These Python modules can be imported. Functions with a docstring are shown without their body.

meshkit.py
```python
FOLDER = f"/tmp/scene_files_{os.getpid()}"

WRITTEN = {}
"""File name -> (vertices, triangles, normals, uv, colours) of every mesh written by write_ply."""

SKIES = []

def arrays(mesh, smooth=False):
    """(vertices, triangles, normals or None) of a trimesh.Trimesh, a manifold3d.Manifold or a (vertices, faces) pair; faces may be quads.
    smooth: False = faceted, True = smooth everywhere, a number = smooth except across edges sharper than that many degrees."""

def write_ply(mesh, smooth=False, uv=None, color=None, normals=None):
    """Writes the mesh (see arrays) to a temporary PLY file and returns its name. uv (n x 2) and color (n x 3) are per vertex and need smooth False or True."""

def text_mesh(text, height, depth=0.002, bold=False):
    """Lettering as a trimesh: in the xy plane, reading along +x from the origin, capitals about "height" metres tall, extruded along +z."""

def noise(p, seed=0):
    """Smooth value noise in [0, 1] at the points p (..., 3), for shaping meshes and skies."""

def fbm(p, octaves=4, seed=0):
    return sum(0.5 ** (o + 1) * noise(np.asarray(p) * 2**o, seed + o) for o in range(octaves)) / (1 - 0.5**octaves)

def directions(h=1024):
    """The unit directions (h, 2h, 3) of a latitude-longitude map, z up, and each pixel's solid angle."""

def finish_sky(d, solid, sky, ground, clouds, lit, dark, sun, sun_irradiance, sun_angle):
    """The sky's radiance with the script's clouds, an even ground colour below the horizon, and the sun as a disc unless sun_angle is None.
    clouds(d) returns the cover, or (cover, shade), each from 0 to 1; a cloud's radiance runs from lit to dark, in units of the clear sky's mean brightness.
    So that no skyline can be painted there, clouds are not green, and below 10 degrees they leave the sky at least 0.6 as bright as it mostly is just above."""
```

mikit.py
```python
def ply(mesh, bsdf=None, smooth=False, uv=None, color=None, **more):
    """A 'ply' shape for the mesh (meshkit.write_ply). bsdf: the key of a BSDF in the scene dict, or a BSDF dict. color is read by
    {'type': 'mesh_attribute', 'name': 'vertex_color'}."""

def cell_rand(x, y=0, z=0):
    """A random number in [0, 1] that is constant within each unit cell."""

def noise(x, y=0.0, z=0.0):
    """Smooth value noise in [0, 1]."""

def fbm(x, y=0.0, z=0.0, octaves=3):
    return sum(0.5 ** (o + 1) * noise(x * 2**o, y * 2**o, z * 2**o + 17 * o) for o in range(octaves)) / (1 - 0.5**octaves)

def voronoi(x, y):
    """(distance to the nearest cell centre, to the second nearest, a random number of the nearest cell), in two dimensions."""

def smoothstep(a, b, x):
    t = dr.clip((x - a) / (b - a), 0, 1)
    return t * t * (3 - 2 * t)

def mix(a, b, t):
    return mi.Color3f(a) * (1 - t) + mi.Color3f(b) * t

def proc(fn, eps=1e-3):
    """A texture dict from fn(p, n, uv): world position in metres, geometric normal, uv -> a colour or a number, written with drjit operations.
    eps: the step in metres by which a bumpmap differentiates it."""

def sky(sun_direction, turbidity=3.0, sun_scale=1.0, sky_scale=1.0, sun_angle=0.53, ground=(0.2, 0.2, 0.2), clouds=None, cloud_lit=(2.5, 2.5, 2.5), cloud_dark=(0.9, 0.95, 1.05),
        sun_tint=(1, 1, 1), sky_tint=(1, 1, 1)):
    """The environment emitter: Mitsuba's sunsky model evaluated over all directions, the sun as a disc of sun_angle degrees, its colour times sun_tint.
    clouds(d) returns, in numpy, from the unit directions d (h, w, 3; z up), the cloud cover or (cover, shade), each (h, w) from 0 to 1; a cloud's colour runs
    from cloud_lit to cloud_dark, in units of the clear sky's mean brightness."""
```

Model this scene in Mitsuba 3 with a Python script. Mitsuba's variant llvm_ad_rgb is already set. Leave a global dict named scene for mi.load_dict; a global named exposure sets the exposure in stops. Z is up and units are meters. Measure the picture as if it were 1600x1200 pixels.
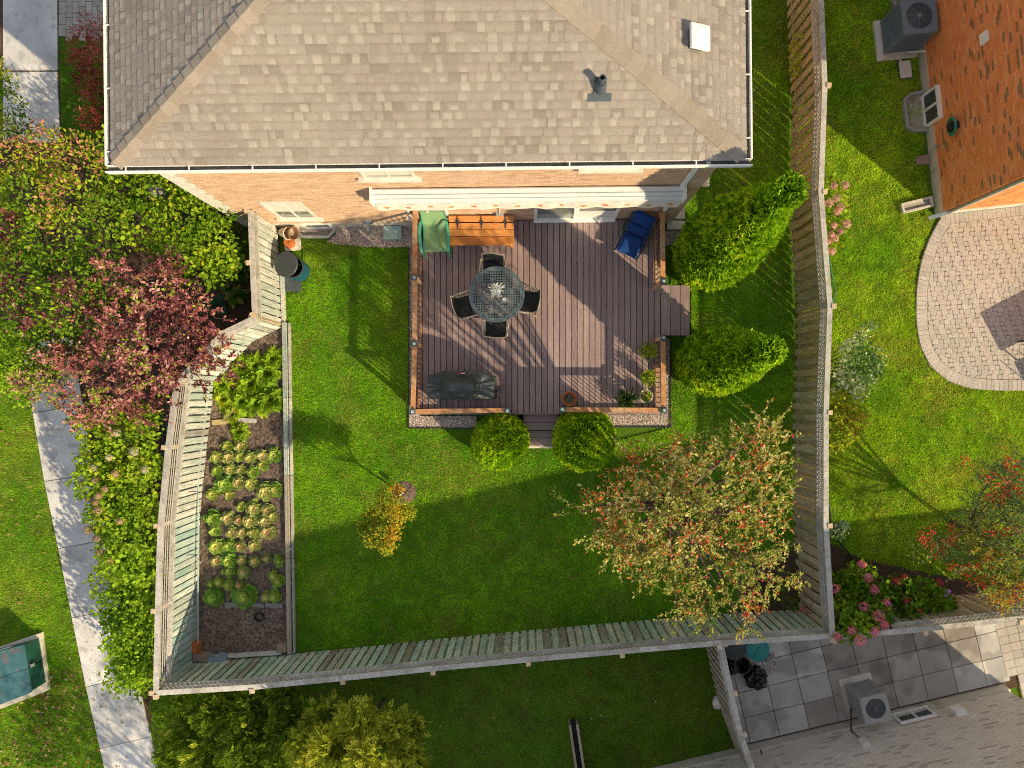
import math, numpy as np, trimesh, mitsuba as mi, drjit as dr, mikit, meshkit, shapely
from shapely.geometry import Polygon, Point, LineString, box as sbox
from shapely.ops import unary_union
from mikit import noise, fbm, cell_rand, smoothstep, mix, proc
T = mi.ScalarTransform4f
scene, labels = {}, {}

# ------------------------------------------------------------------ camera, sky, exposure
H, F, CX, CY = 17.5, 1110.0, 820.0, 620.0        # drone height (m), focal length and nadir in photo pixels (1600 x 1200)
scene['camera'] = {'type': 'perspective', 'fov': 2 * math.degrees(math.atan(800 / F)), 'fov_axis': 'x', 'near_clip': 0.1, 'far_clip': 500.0,
                   'principal_point_offset_x': -0.0125, 'principal_point_offset_y': -0.01667,
                   'to_world': T().look_at(origin=[0, 0, H], target=[0, 0, 0], up=[0, 1, 0])}
SUN = np.array([0.775 * math.cos(math.radians(32)), -0.632 * math.cos(math.radians(32)), math.sin(math.radians(32))])
scene['daylight'] = mikit.sky(SUN.tolist(), turbidity=3.0, sun_scale=1.3, sky_scale=1.0, sun_angle=0.6, sun_tint=(1.0, 1.0, 0.92),
                              clouds=lambda d: 0.6 + 0.0 * d[..., 0], cloud_lit=(2.8, 2.8, 2.9))
exposure = 1.75

# ------------------------------------------------------------------ helpers
rng = np.random.default_rng(11)
R = lambda a=0.0, b=1.0: float(rng.uniform(a, b))
def P(px, py, z=0.0):
    """World point at height z on the plan of the site (site survey in photo pixels, 1110 px focal length)."""
    return np.array([(px - CX) * (H - z) / F, (CY - py) * (H - z) / F, z])
def P2(px, py, z=0.0): return P(px, py, z)[:2]
def unit(a):
    a = np.asarray(a, float)
    return a / np.maximum(np.linalg.norm(a, axis=-1, keepdims=True), 1e-12)
def rotz(a): return np.array([[math.cos(a), -math.sin(a), 0], [math.sin(a), math.cos(a), 0], [0, 0, 1]])
class MB:
    def __init__(s): s.v, s.f, s.u, s.n = [], [], [], 0
    def add(s, v, f, uv=None):
        v, f = np.asarray(v, float), np.asarray(f, int)
        if f.shape[1] == 4: f = np.vstack([f[:, [0, 1, 2]], f[:, [0, 2, 3]]])
        if uv is None: uv = (R(), R())
        s.v.append(v); s.f.append(f + s.n); s.u.append(np.broadcast_to(np.asarray(uv, float), (len(v), 2))); s.n += len(v)
        return s
    def hexa(s, b, t, uv=None):
        return s.add(np.vstack([b, t]), [[0, 3, 2, 1], [4, 5, 6, 7], [0, 1, 5, 4], [1, 2, 6, 5], [2, 3, 7, 6], [3, 0, 4, 7]], uv)
    def box(s, c, size, a=0.0, uv=None, M=None):
        x, y, z = np.asarray(size, float) / 2
        q = np.array([[-x, -y], [x, -y], [x, y], [-x, y]])
        M = rotz(a) if M is None else M
        lo, hi = np.c_[q, np.full(4, -z)] @ M.T + c, np.c_[q, np.full(4, z)] @ M.T + c
        return s.hexa(lo, hi, uv)
    def beam(s, a, b, w, h, up=(0, 0, 1), uv=None):
        a, b = np.asarray(a, float), np.asarray(b, float)
        d = unit(b - a); up = np.asarray(up, float)
        if abs(d @ unit(up)) > .99: up = np.array([1.0, 0, 0])
        sd = unit(np.cross(d, up)); u = np.cross(sd, d)
        q = lambda p: np.array([p + sd * w / 2 - u * h / 2, p + sd * w / 2 + u * h / 2, p - sd * w / 2 + u * h / 2, p - sd * w / 2 - u * h / 2])
        A, B = q(a), q(b)
        return s.add(np.vstack([A, B]), [[0, 1, 2, 3], [7, 6, 5, 4], [0, 4, 5, 1], [1, 5, 6, 2], [2, 6, 7, 3], [3, 7, 4, 0]], uv)
    def tube(s, pts, r, n=6, uv=None):
        p = np.asarray(pts, float); r = np.broadcast_to(np.asarray(r, float), (len(p),))
        t = unit(np.gradient(p, axis=0))
        ref = np.array([0, 0, 1.0]) if abs(t[0, 2]) < .8 else np.array([1.0, 0, 0])
        a = unit(np.cross(t, ref)); b = np.cross(t, a); g = np.arange(n) * 2 * np.pi / n
        v = p[:, None] + r[:, None, None] * (np.cos(g)[None, :, None] * a[:, None] + np.sin(g)[None, :, None] * b[:, None])
        i, j = np.meshgrid(np.arange(len(p) - 1), np.arange(n), indexing='ij')
        f = np.stack([i * n + j, i * n + (j + 1) % n, (i + 1) * n + (j + 1) % n, (i + 1) * n + j], -1).reshape(-1, 4)
        v = np.vstack([v.reshape(-1, 3), p[0], p[-1]]); m = len(p) * n; k = np.arange(n)
        tri = np.vstack([f[:, [0, 1, 2]], f[:, [0, 2, 3]], np.c_[(k + 1) % n, k, np.full(n, m)], np.c_[k + m - n, (k + 1) % n + m - n, np.full(n, m + 1)]])
        return s.add(v, tri, uv)
    def lathe(s, prof, c=(0, 0, 0), n=24, uv=None):
        prof = np.asarray(prof, float); g = np.arange(n) * 2 * np.pi / n
        v = np.stack([prof[:, None, 0] * np.cos(g), prof[:, None, 0] * np.sin(g), np.broadcast_to(prof[:, None, 1], (len(prof), n))], -1).reshape(-1, 3) + np.asarray(c, float)
        i, j = np.meshgrid(np.arange(len(prof) - 1), np.arange(n), indexing='ij')
        f = np.stack([i * n + j, i * n + (j + 1) % n, (i + 1) * n + (j + 1) % n, (i + 1) * n + j], -1).reshape(-1, 4)
        return s.add(v, f, uv)
    def prism(s, poly, z0, z1, uv=None):
        if not isinstance(poly, Polygon): poly = Polygon(poly)
        m = trimesh.creation.extrude_polygon(poly, z1 - z0, engine='earcut')
        return s.add(np.array(m.vertices) + [0, 0, z0], m.faces, uv)
    def sheet(s, poly, z, uv=None):
        if not isinstance(poly, Polygon): poly = Polygon(poly)
        v, f = trimesh.creation.triangulate_polygon(poly, engine='earcut')
        a, b, c = v[f[:, 0]], v[f[:, 1]], v[f[:, 2]]
        neg = np.cross(b - a, c - a) < 0
        f = np.where(neg[:, None], f[:, ::-1], f)
        return s.add(np.c_[v, np.full(len(v), z)], f, uv)
    def mesh(s): return np.vstack(s.v), np.vstack(s.f)
    def xf(s, M, t=(0, 0, 0)):
        s.v = [v @ np.asarray(M).T + np.asarray(t) for v in s.v]; return s
def put(key, mb, bsdf, smooth=False, **lab):
    v, f = mb.mesh()
    if smooth is False or smooth is True: scene[key] = mikit.ply((v, f), bsdf, smooth=smooth, uv=np.vstack(mb.u))
    else: scene[key] = mikit.ply((v, f), bsdf, smooth=smooth)
    if lab: labels[key] = lab
    return key
def nk(base):
    ks = set(scene) | set(labels) | USED
    k, i = base, 0
    while k in ks or any(x.startswith(k + '__') for x in ()): i += 1; k = f'{base}_{i:03d}'
    USED.add(k); return k
USED = set(); COUNT = {}
def pk(base):
    """Next free key of a repeated part: brick, brick_001 ..."""
    i = COUNT.get(base, -1) + 1; COUNT[base] = i
    return base if i == 0 else f'{base}_{i:03d}'
def lab(key, label, category=None, group=None, kind=None):
    d = {'label': label}
    if category: d['category'] = category
    if group: d['group'] = group
    if kind: d['kind'] = kind
    labels[key] = d; return key
def circ(x, y, r, n=24): return [(x + r * math.cos(t), y + r * math.sin(t)) for t in np.arange(n) * 2 * np.pi / n]
def poly_px(pts, z=0.0): return Polygon([tuple(P2(x, y, z)) for x, y in pts])
def rpoly(cx, cy, w, h, a, rad=0.02, n=3):
    q = shapely.affinity.rotate(sbox(-w / 2, -h / 2, w / 2, h / 2).buffer(-rad).buffer(rad, quad_segs=n), a, origin=(0, 0), use_radians=True)
    return shapely.affinity.translate(q, cx, cy)

# ------------------------------------------------------------------ materials
def pr(key, color, rough=0.7, spec=0.3, metal=0.0, bump=None, eps=2e-3, **more):
    c = proc(color) if callable(color) else {'type': 'rgb', 'value': list(color)}
    b = {'type': 'principled', 'base_color': c, 'roughness': rough, 'specular': spec, 'metallic': metal, **more}
    if bump: b = {'type': 'bumpmap', 'nested_texture': proc(bump[0], eps), 'scale': bump[1], 'nested_bsdf': b}
    scene[key] = {'type': 'twosided', 'bsdf': b}
def leafm(key, trans=0.6, rough=0.5, spec=0.4):
    scene[key] = {'type': 'principledthin', 'base_color': {'type': 'mesh_attribute', 'name': 'vertex_color'}, 'roughness': rough, 'eta': 1.35, 'spec_trans': 0.0, 'diff_trans': trans}
leafm('mat_leaf', 0.75, 0.45)
leafm('mat_grass', 0.5, 0.6)
scene['mat_vc'] = {'type': 'twosided', 'bsdf': {'type': 'principled', 'base_color': {'type': 'mesh_attribute', 'name': 'vertex_color'}, 'roughness': 0.75, 'specular': 0.3}}
C3 = mi.Color3f
def ramp(t, cols):
    out = C3(cols[0])
    for i in range(1, len(cols)): out = mix_c(out, C3(cols[i]), smoothstep((i - 1) / (len(cols) - 1), i / (len(cols) - 1), t))
    return out
def mix_c(a, b, t): return a * (1 - t) + b * t
def wood_fn(cols, along=(60, 60, 3), amt=0.5, stain=None, stain_amt=0.0, sf=1.2):
    def fn(p, n, uv):
        o = uv.x * 37.0
        g = fbm(p.x * along[0] + o, p.y * along[1] - o, p.z * along[2] + o, octaves=3)
        c = ramp(uv.x, cols) * (1 - amt + 2 * amt * g)
        if stain is not None:
            s = smoothstep(0.45, 0.75, fbm(p.x * sf * 2 + 3, p.y * sf * 2, p.z * sf + uv.y * 9, octaves=3))
            c = mix_c(c, C3(stain) * (0.6 + 0.8 * g), s * stain_amt)
        return c
    return fn
pr('mat_board_teal', wood_fn([(.25, .23, .18), (.42, .43, .36), (.48, .55, .47), (.34, .44, .37), (.55, .52, .43)], amt=.45, stain=(.27, .42, .35), stain_amt=.7), .85, .2)
pr('mat_board_pale', wood_fn([(.26, .26, .24), (.52, .52, .48), (.40, .44, .40), (.58, .57, .52), (.33, .37, .33)], amt=.6, stain=(.33, .42, .38), stain_amt=.75), .85, .2)
pr('mat_board_tan', wood_fn([(.29, .23, .155), (.42, .345, .245), (.33, .285, .21), (.45, .345, .215), (.46, .40, .31)], amt=.45, stain=(.25, .24, .14), stain_amt=.5), .85, .2)
pr('mat_board_dark', wood_fn([(.30, .26, .20), (.40, .35, .28), (.32, .27, .20)], amt=.45), .85, .2)
pr('mat_cap', wood_fn([(.42, .41, .38), (.50, .48, .45), (.37, .36, .34)], along=(22, 22, 30), amt=.35, stain=(.30, .28, .25), stain_amt=.7, sf=2), .85, .2)
pr('mat_post_end', wood_fn([(.50, .40, .27), (.58, .46, .33)], along=(40, 40, 5), amt=.3), .85, .2)
pr('mat_rail_wood', wood_fn([(.44, .21, .085), (.48, .25, .11), (.36, .16, .07)], along=(18, 18, 30), amt=.35, stain=(.45, .33, .22), stain_amt=.8, sf=1.5), .6, .3)
pr('mat_cedar', wood_fn([(.50, .20, .05), (.60, .26, .07), (.46, .17, .04)], along=(5, 60, 30), amt=.3), .55, .35)
def deck_fn(p, n, uv):
    g = fbm(p.x * 70 + uv.x * 31, p.y * 4, p.z * 40, octaves=3)
    d = fbm(p.x * 1.3, p.y * 1.3, 4.0, octaves=3)
    return mix_c(C3(.235, .172, .175), C3(.315, .240, .238), uv.x) * (0.70 + 0.60 * g) * (0.85 + 0.3 * d)
pr('mat_deck', deck_fn, .55, .35)
def shingle_fn(p, n, uv):
    g = fbm(p.x * 90, p.y * 90, p.z * 90, octaves=2)
    big = fbm(p.x * .8, p.y * .8, 2.0, octaves=3)
    c = ramp(uv.x, [(.225, .198, .172), (.265, .237, .207), (.283, .255, .225), (.278, .24, .213), (.345, .313, .277)])
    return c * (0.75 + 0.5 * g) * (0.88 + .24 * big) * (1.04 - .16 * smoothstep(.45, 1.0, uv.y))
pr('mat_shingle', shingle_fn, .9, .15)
pr('mat_hipcap', lambda p, n, uv: mix_c(C3(.265, .228, .185), C3(.33, .285, .235), uv.x) * (0.8 + 0.4 * fbm(p.x * 60, p.y * 60, p.z * 60, octaves=2)), .9, .15)
def brick_fn(cols):
    def fn(p, n, uv):
        g = fbm(p.x * 40, p.y * 40, p.z * 60, octaves=2)
        return ramp(uv.x, cols) * (0.8 + 0.4 * g)
    return fn
pr('mat_brick_peach', brick_fn([(.44, .28, .18), (.52, .345, .23), (.58, .42, .30), (.53, .34, .22)]), .9, .15)
pr('mat_brick_orange', brick_fn([(.30, .16, .085), (.74, .25, .08), (.78, .28, .10), (.70, .215, .07), (.80, .33, .14), (.66, .22, .09)]), .9, .15)
pr('mat_brick_grey', brick_fn([(.42, .385, .335), (.60, .55, .475), (.66, .61, .535), (.62, .56, .485), (.70, .655, .585)]), .9, .15)
pr('mat_mortar', lambda p, n, uv: C3(.46, .40, .33) * (.85 + .3 * fbm(p.x * 30, p.y * 30, p.z * 30, octaves=2)), .95, .1)
pr('mat_mortar_dark', lambda p, n, uv: C3(.40, .31, .24) * (.85 + .3 * fbm(p.x * 30, p.y * 30, p.z * 30, octaves=2)), .95, .1)
def concrete_fn(base, blot=.35):
    def fn(p, n, uv):
        a = fbm(p.x * 1.7 + uv.x * 20, p.y * 1.7 + uv.y * 20, 1.0, octaves=4)
        b = fbm(p.x * 60, p.y * 60, p.z * 60, octaves=2)
        s = smoothstep(.58, .72, fbm(p.x * 5, p.y * 5, uv.x * 9, octaves=3))
        return C3(base) * (1 - blot + 2 * blot * a) * (.86 + .28 * b) * (.85 + .3 * uv.x) * (1 - .22 * s)
    return fn
pr('mat_concrete', concrete_fn((.57, .57, .57)), .9, .2)
pr('mat_foundation', concrete_fn((.54, .50, .43), .2), .9, .2)
pr('mat_paver', lambda p, n, uv: ramp(uv.x, [(.37, .35, .315), (.42, .395, .355), (.45, .42, .38), (.43, .385, .34), (.39, .375, .35)]) * (.8 + .4 * fbm(p.x * 50, p.y * 50, 0, octaves=3)) * (.85 + .3 * fbm(p.x * .9, p.y * .9, 7.0, octaves=2)), .9, .15)
pr('mat_flag', lambda p, n, uv: ramp(uv.x, [(.33, .305, .275), (.385, .36, .33), (.42, .395, .365), (.55, .545, .525)]) * (.7 + .6 * fbm(p.x * 3 + uv.y * 30, p.y * 3, uv.x * 5, octaves=4)) * (.85 + .3 * fbm(p.x * 60, p.y * 60, 0, octaves=2)) * (1 - .3 * smoothstep(.55, .7, fbm(p.x * 1.8, p.y * 1.8, 5.0, octaves=3))), .9, .15)
def soil_fn(p, n, uv):
    a = fbm(p.x * 25, p.y * 25, 0, octaves=4); b = fbm(p.x * 1.1, p.y * 1.1, 3.0, octaves=3)
    return mix_c(C3(.085, .065, .054), C3(.23, .175, .14), smoothstep(.25, .8, a)) * (.65 + .7 * b)
pr('mat_soil', soil_fn, .95, .1, bump=(lambda p, n, uv: fbm(p.x * 22, p.y * 22, 0, octaves=3), .03), eps=4e-3)
def mulch_fn(p, n, uv): return mix_c(C3(.045, .03, .022), C3(.13, .085, .06), fbm(p.x * 35, p.y * 35, 0, octaves=3)) * (.7 + .6 * noise(p.x * 3, p.y * 3, 0))
pr('mat_mulch', mulch_fn, .95, .1, bump=(lambda p, n, uv: fbm(p.x * 28, p.y * 28, 0, octaves=3), .03), eps=4e-3)
pr('mat_turf', lambda p, n, uv: mix_c(C3(.05, .13, .008), C3(.10, .16, .02), fbm(p.x * 3, p.y * 3, 1.0, octaves=3)) * (.6 + .8 * fbm(p.x * 30, p.y * 30, 0, octaves=3)), .95, .05)
pr('mat_white', (.78, .78, .76), .45, .4)
pr('mat_white_dirty', lambda p, n, uv: C3(.66, .64, .58) * (.8 + .35 * fbm(p.x * 6, p.y * 6, p.z * 6, octaves=3)), .5, .4)
pr('mat_gutter_in', lambda p, n, uv: C3(.10, .10, .10) * (.6 + .8 * fbm(p.x * 9, p.y * 9, 0, octaves=3)), .8, .2)
pr('mat_black', (.02, .02, .022), .5, .4)
pr('mat_black_metal', (.028, .026, .026), .4, .5)
pr('mat_glass', (.035, .05, .05), .06, .9)
pr('mat_shade', (.58, .57, .50), .8, .2)
pr('mat_glass_pale', lambda p, n, uv: C3(.17, .20, .17) * (.7 + .6 * fbm(p.x * 3, p.y * 3, p.z * 3, octaves=2)), .08, .8)
pr('mat_galv', lambda p, n, uv: C3(.42, .47, .50) * (.8 + .4 * fbm(p.x * 8, p.y * 8, p.z * 8, octaves=2)), .45, .5, .5)
pr('mat_slate', lambda p, n, uv: C3(.065, .085, .10) * (.85 + .3 * noise(p.x * 20, p.y * 20, p.z * 20)), .5, .4)
pr('mat_ac_blue', lambda p, n, uv: C3(.15, .20, .24) * (.9 + .2 * noise(p.x * 15, p.y * 15, p.z * 15)), .45, .4)
pr('mat_ac_blue_dark', (.055, .075, .092), .5, .4)
pr('mat_ac_grey', lambda p, n, uv: C3(.34, .35, .34) * (.9 + .2 * noise(p.x * 15, p.y * 15, p.z * 15)), .45, .4)
pr('mat_ac_grey_dark', (.11, .115, .125), .5, .4)
pr('mat_cover', lambda p, n, uv: C3(.032, .046, .050) * (.75 + .5 * fbm(p.x * 7, p.y * 7, p.z * 7, octaves=3)), .5, .45)
pr('mat_sling', (.022, .026, .027), .65, .3)
pr('mat_frame_beige', (.42, .37, .27), .4, .5, .2)
pr('mat_table', lambda p, n, uv: C3(.095, .135, .150) * (.8 + .4 * noise(p.x * 9, p.y * 9, 0)), .4, .5, .2)
pr('mat_green_sling', (.22, .38, .19), .7, .2)
pr('mat_green_frame', (.06, .33, .22), .4, .4)
pr('mat_blue', lambda p, n, uv: C3(.012, .05, .21) * (.75 + .5 * fbm(p.x * 9, p.y * 9, p.z * 9, octaves=2)), .8, .2)
pr('mat_chaise_frame', (.022, .045, .045), .45, .4)
pr('mat_terracotta', lambda p, n, uv: C3(.48, .145, .045) * (.85 + .3 * fbm(p.x * 12, p.y * 12, p.z * 12, octaves=2)), .75, .25)
pr('mat_pot_brown', (.22, .12, .06), .6, .3)
pr('mat_pot_cream', (.60, .52, .42), .6, .3)
pr('mat_teal', (.012, .22, .22), .4, .45)
pr('mat_blue_bin', (.008, .07, .12), .4, .45)
pr('mat_bin_lid', (.045, .055, .062), .5, .4)
pr('mat_teal_lid', (.33, .50, .47), .55, .35)
pr('mat_box_green', lambda p, n, uv: C3(.012, .07, .055) * (.8 + .4 * fbm(p.x * 5, p.y * 5, p.z * 5, octaves=3)), .4, .45)
def faded(p, n, uv):
    a = smoothstep(.5, .75, fbm(p.x * 4 + 3, p.y * 4, 0, octaves=3)); b = fbm(p.x * 9, p.y * 9, 0, octaves=3)
    return mix_c(C3(.05, .145, .165), C3(.21, .10, .105), a * .5) * (.7 + .6 * b)
pr('mat_box_top', faded, .5, .35)
pr('mat_bag', lambda p, n, uv: C3(.012, .013, .013), .25, .6, bump=(lambda p, n, uv: fbm(p.x * 14 + p.y * 6, p.y * 14, p.z * 10, octaves=3), .05), eps=4e-3)
pr('mat_red', (.55, .02, .03), .5, .4)
pr('mat_green_wire', (.03, .22, .17), .5, .4)
pr('mat_cyan', (.35, .62, .58), .5, .4)
pr('mat_bark', lambda p, n, uv: C3(.13, .095, .07) * (.6 + .8 * fbm(p.x * 25, p.y * 25, p.z * 8, octaves=3)), .95, .1)
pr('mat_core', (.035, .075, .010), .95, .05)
pr('mat_awning', (.62, .63, .645), .6, .3)
pr('mat_yellow_wood', (.45, .36, .17), .7, .3)
pr('mat_block_blue', (.23, .30, .37), .85, .2)
pr('mat_block_pink', lambda p, n, uv: C3(.30, .22, .175) * (.8 + .4 * fbm(p.x * 40, p.y * 40, 0, octaves=2)), .9, .15)
pr('mat_block_grey', lambda p, n, uv: C3(.21, .205, .20) * (.8 + .4 * fbm(p.x * 40, p.y * 40, 0, octaves=2)), .9, .15)
pr('mat_copper', (.12, .07, .04), .45, .4, .3)
def stone_fn(p, n, uv): return ramp(uv.x, [(.20, .16, .16), (.60, .52, .47), (.36, .30, .29), (.72, .65, .58), (.48, .35, .30), (.30, .28, .30)]) * (.5 + .8 * uv.y)
pr('mat_gravel', stone_fn, .85, .2)
pr('mat_gravel_base', lambda p, n, uv: ramp(cell_rand(p.x * 40, p.y * 40), [(.16, .14, .13), (.50, .43, .40), (.32, .28, .26)]), .9, .15)

# ------------------------------------------------------------------ ground, lawns, beds, paths
put('ground', MB().sheet(sbox(-120, -120, 120, 120), -0.03, (.5, .5)), 'mat_turf', label='wide ground of the neighbourhood under the lawns', category='ground', kind='structure')
LAWN_MAIN = [(445, 505), (447, 462), (471, 455), (474, 382), (520, 378), (575, 386), (640, 387), (641, 668), (745, 669), (745, 690), (960, 690), (1046, 668), (1046, 521), (1080, 521), (1080, 455), (1048, 446), (1048, 362), (1070, 360),
             (1070, 312), (1046, 312), (1046, -60), (1226, -60), (1236, 300), (1238, 640), (1238, 860), (1170, 880), (1150, 962), (1000, 974), (800, 988), (640, 1002), (458, 1018)]
LAWN_RIGHT = [(1240, -60), (1425, -60), (1433, 90), (1448, 300), (1450, 337), (1462, 339), (1436, 400), (1429, 450), (1429, 500), (1434, 540), (1450, 572), (1485, 597), (1540, 610), (1700, 612), (1700, 925), (1500, 905), (1400, 885), (1330, 868), (1305, 850), (1250, 850)]
LAWN_LOW = [(120, 1300), (247, 1200), (240, 1095), (305, 1045), (700, 1006), (1110, 975), (1160, 1170), (1030, 1210), (800, 1262), (700, 1320)]
LAWN_LEFT = [(-90, 520), (30, 520), (52, 640), (70, 752), (92, 857), (113, 965), (135, 1073), (157, 1170), (175, 1260), (175, 1320), (-90, 1320)]
LAWN_TOP = [(92, 60), (166, 60), (166, 216), (97, 216)]
PAD = [(-26, 1018), (66, 988), (78, 1077), (-14, 1112)]
mulch_ring = Point(*P2(632, 770)).buffer(.30)
reg_main = poly_px(LAWN_MAIN).difference(mulch_ring); reg_right = poly_px(LAWN_RIGHT); reg_low = poly_px(LAWN_LOW)
reg_left = poly_px(LAWN_LEFT).difference(poly_px(PAD)); reg_top = poly_px(LAWN_TOP)
for nm, rg, lb in (('lawn', reg_main, 'fenced back yard lawn around the deck'), ('lawn_001', reg_right, 'lawn between the long side fence and the orange brick house'), ('lawn_002', reg_low, 'shaded lawn below the rear fence'),
                   ('lawn_003', reg_left, 'lawn strip left of the sidewalk'), ('lawn_004', reg_top, 'small patch of lawn beside the front walkway')):
    put(nm, MB().sheet(rg, 0.0, (.5, .5)), 'mat_turf', label=lb, category='lawn', kind='structure')

def grass(key, region, dens, pal, hlen, label, w=.008, seed=1, patch=(.35, .75), dry=None, z=0.0):
    g = np.random.default_rng(seed); x0, y0, x1, y1 = region.bounds
    x0, x1 = max(x0, -13.6), min(x1, 13.2); y0, y1 = max(y0, -9.8), min(y1, 10.4)
    n = int((x1 - x0) * (y1 - y0) * dens)
    p = np.c_[g.uniform(x0, x1, n), g.uniform(y0, y1, n)]
    p = p[shapely.contains_xy(region, p[:, 0], p[:, 1])]; p = p[g.random(len(p)) < .25 + 1.5 * meshkit.fbm(np.c_[p * 2.2, np.full(len(p), 3.3)], 3, seed + 20)]; n = len(p)
    lean = g.uniform(.4, 1.3, n); az = g.uniform(0, 2 * np.pi, n) + 2.5 * meshkit.noise(np.c_[p * 1.3, np.zeros(n)], 5)
    L = hlen * g.uniform(.6, 1.35, n) * (0.45 + 1.1 * meshkit.noise(np.c_[p * 6, np.zeros(n)], 3))
    d = np.c_[np.cos(az) * np.sin(lean), np.sin(az) * np.sin(lean), np.cos(lean)]
    sd = np.c_[-np.sin(az), np.cos(az), np.zeros(n)] * (w / 2) * g.uniform(.7, 1.4, (n, 1))
    b = np.c_[p, np.full(n, z)]
    v = np.stack([b - sd, b + sd, b + d * L[:, None]], 1).reshape(-1, 3)
    t = np.clip(meshkit.fbm(np.c_[p * .9, np.zeros(n)], 4, seed) * 1.5 - .25 + g.normal(0, .22, n), 0, 1)[:, None]
    c = np.array(pal[0]) * (1 - t) + np.array(pal[1]) * t
    if dry is not None:
        s = (g.random(n) < .07 + .45 * np.clip(meshkit.fbm(np.c_[p * 1.6, np.ones(n)], 3, seed + 4) * 2.4 - 1.1, 0, 1))[:, None]
        c = np.where(s, np.array(dry) * g.uniform(.7, 1.3, (n, 1)), c)
    c = c * g.uniform(.6, 1.35, (n, 1)) * (.62 + .76 * meshkit.fbm(np.c_[p * 5, np.zeros(n)], 3, seed + 9))[:, None]
    c = np.repeat(c, 3, 0); c[2::3] *= 1.25
    scene[key] = mikit.ply((v, np.arange(3 * n).reshape(-1, 3)), 'mat_grass', color=c)
    labels[key] = {'label': label, 'category': 'grass', 'kind': 'stuff'}
GQ = 1.0
grass('grass', reg_main, 3600 * GQ, [(.075, .30, .010), (.32, .58, .020)], .075, 'dense mown grass of the fenced back yard', seed=2, dry=(.34, .30, .07))
grass('grass_001', reg_right, 3400 * GQ, [(.14, .38, .010), (.46, .66, .025)], .085, 'yellowish grass beside the orange brick house', seed=3, dry=(.52, .42, .08), w=.009)
grass('grass_002', reg_low, 2700 * GQ, [(.09, .22, .012), (.19, .29, .024)], .062, 'thin brownish grass below the rear fence', seed=4, dry=(.17, .12, .06), w=.009)
grass('grass_003', reg_left, 3400 * GQ, [(.10, .31, .012), (.32, .52, .025)], .06, 'grass strip left of the sidewalk', seed=5, dry=(.42, .34, .09), w=.009)
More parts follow.
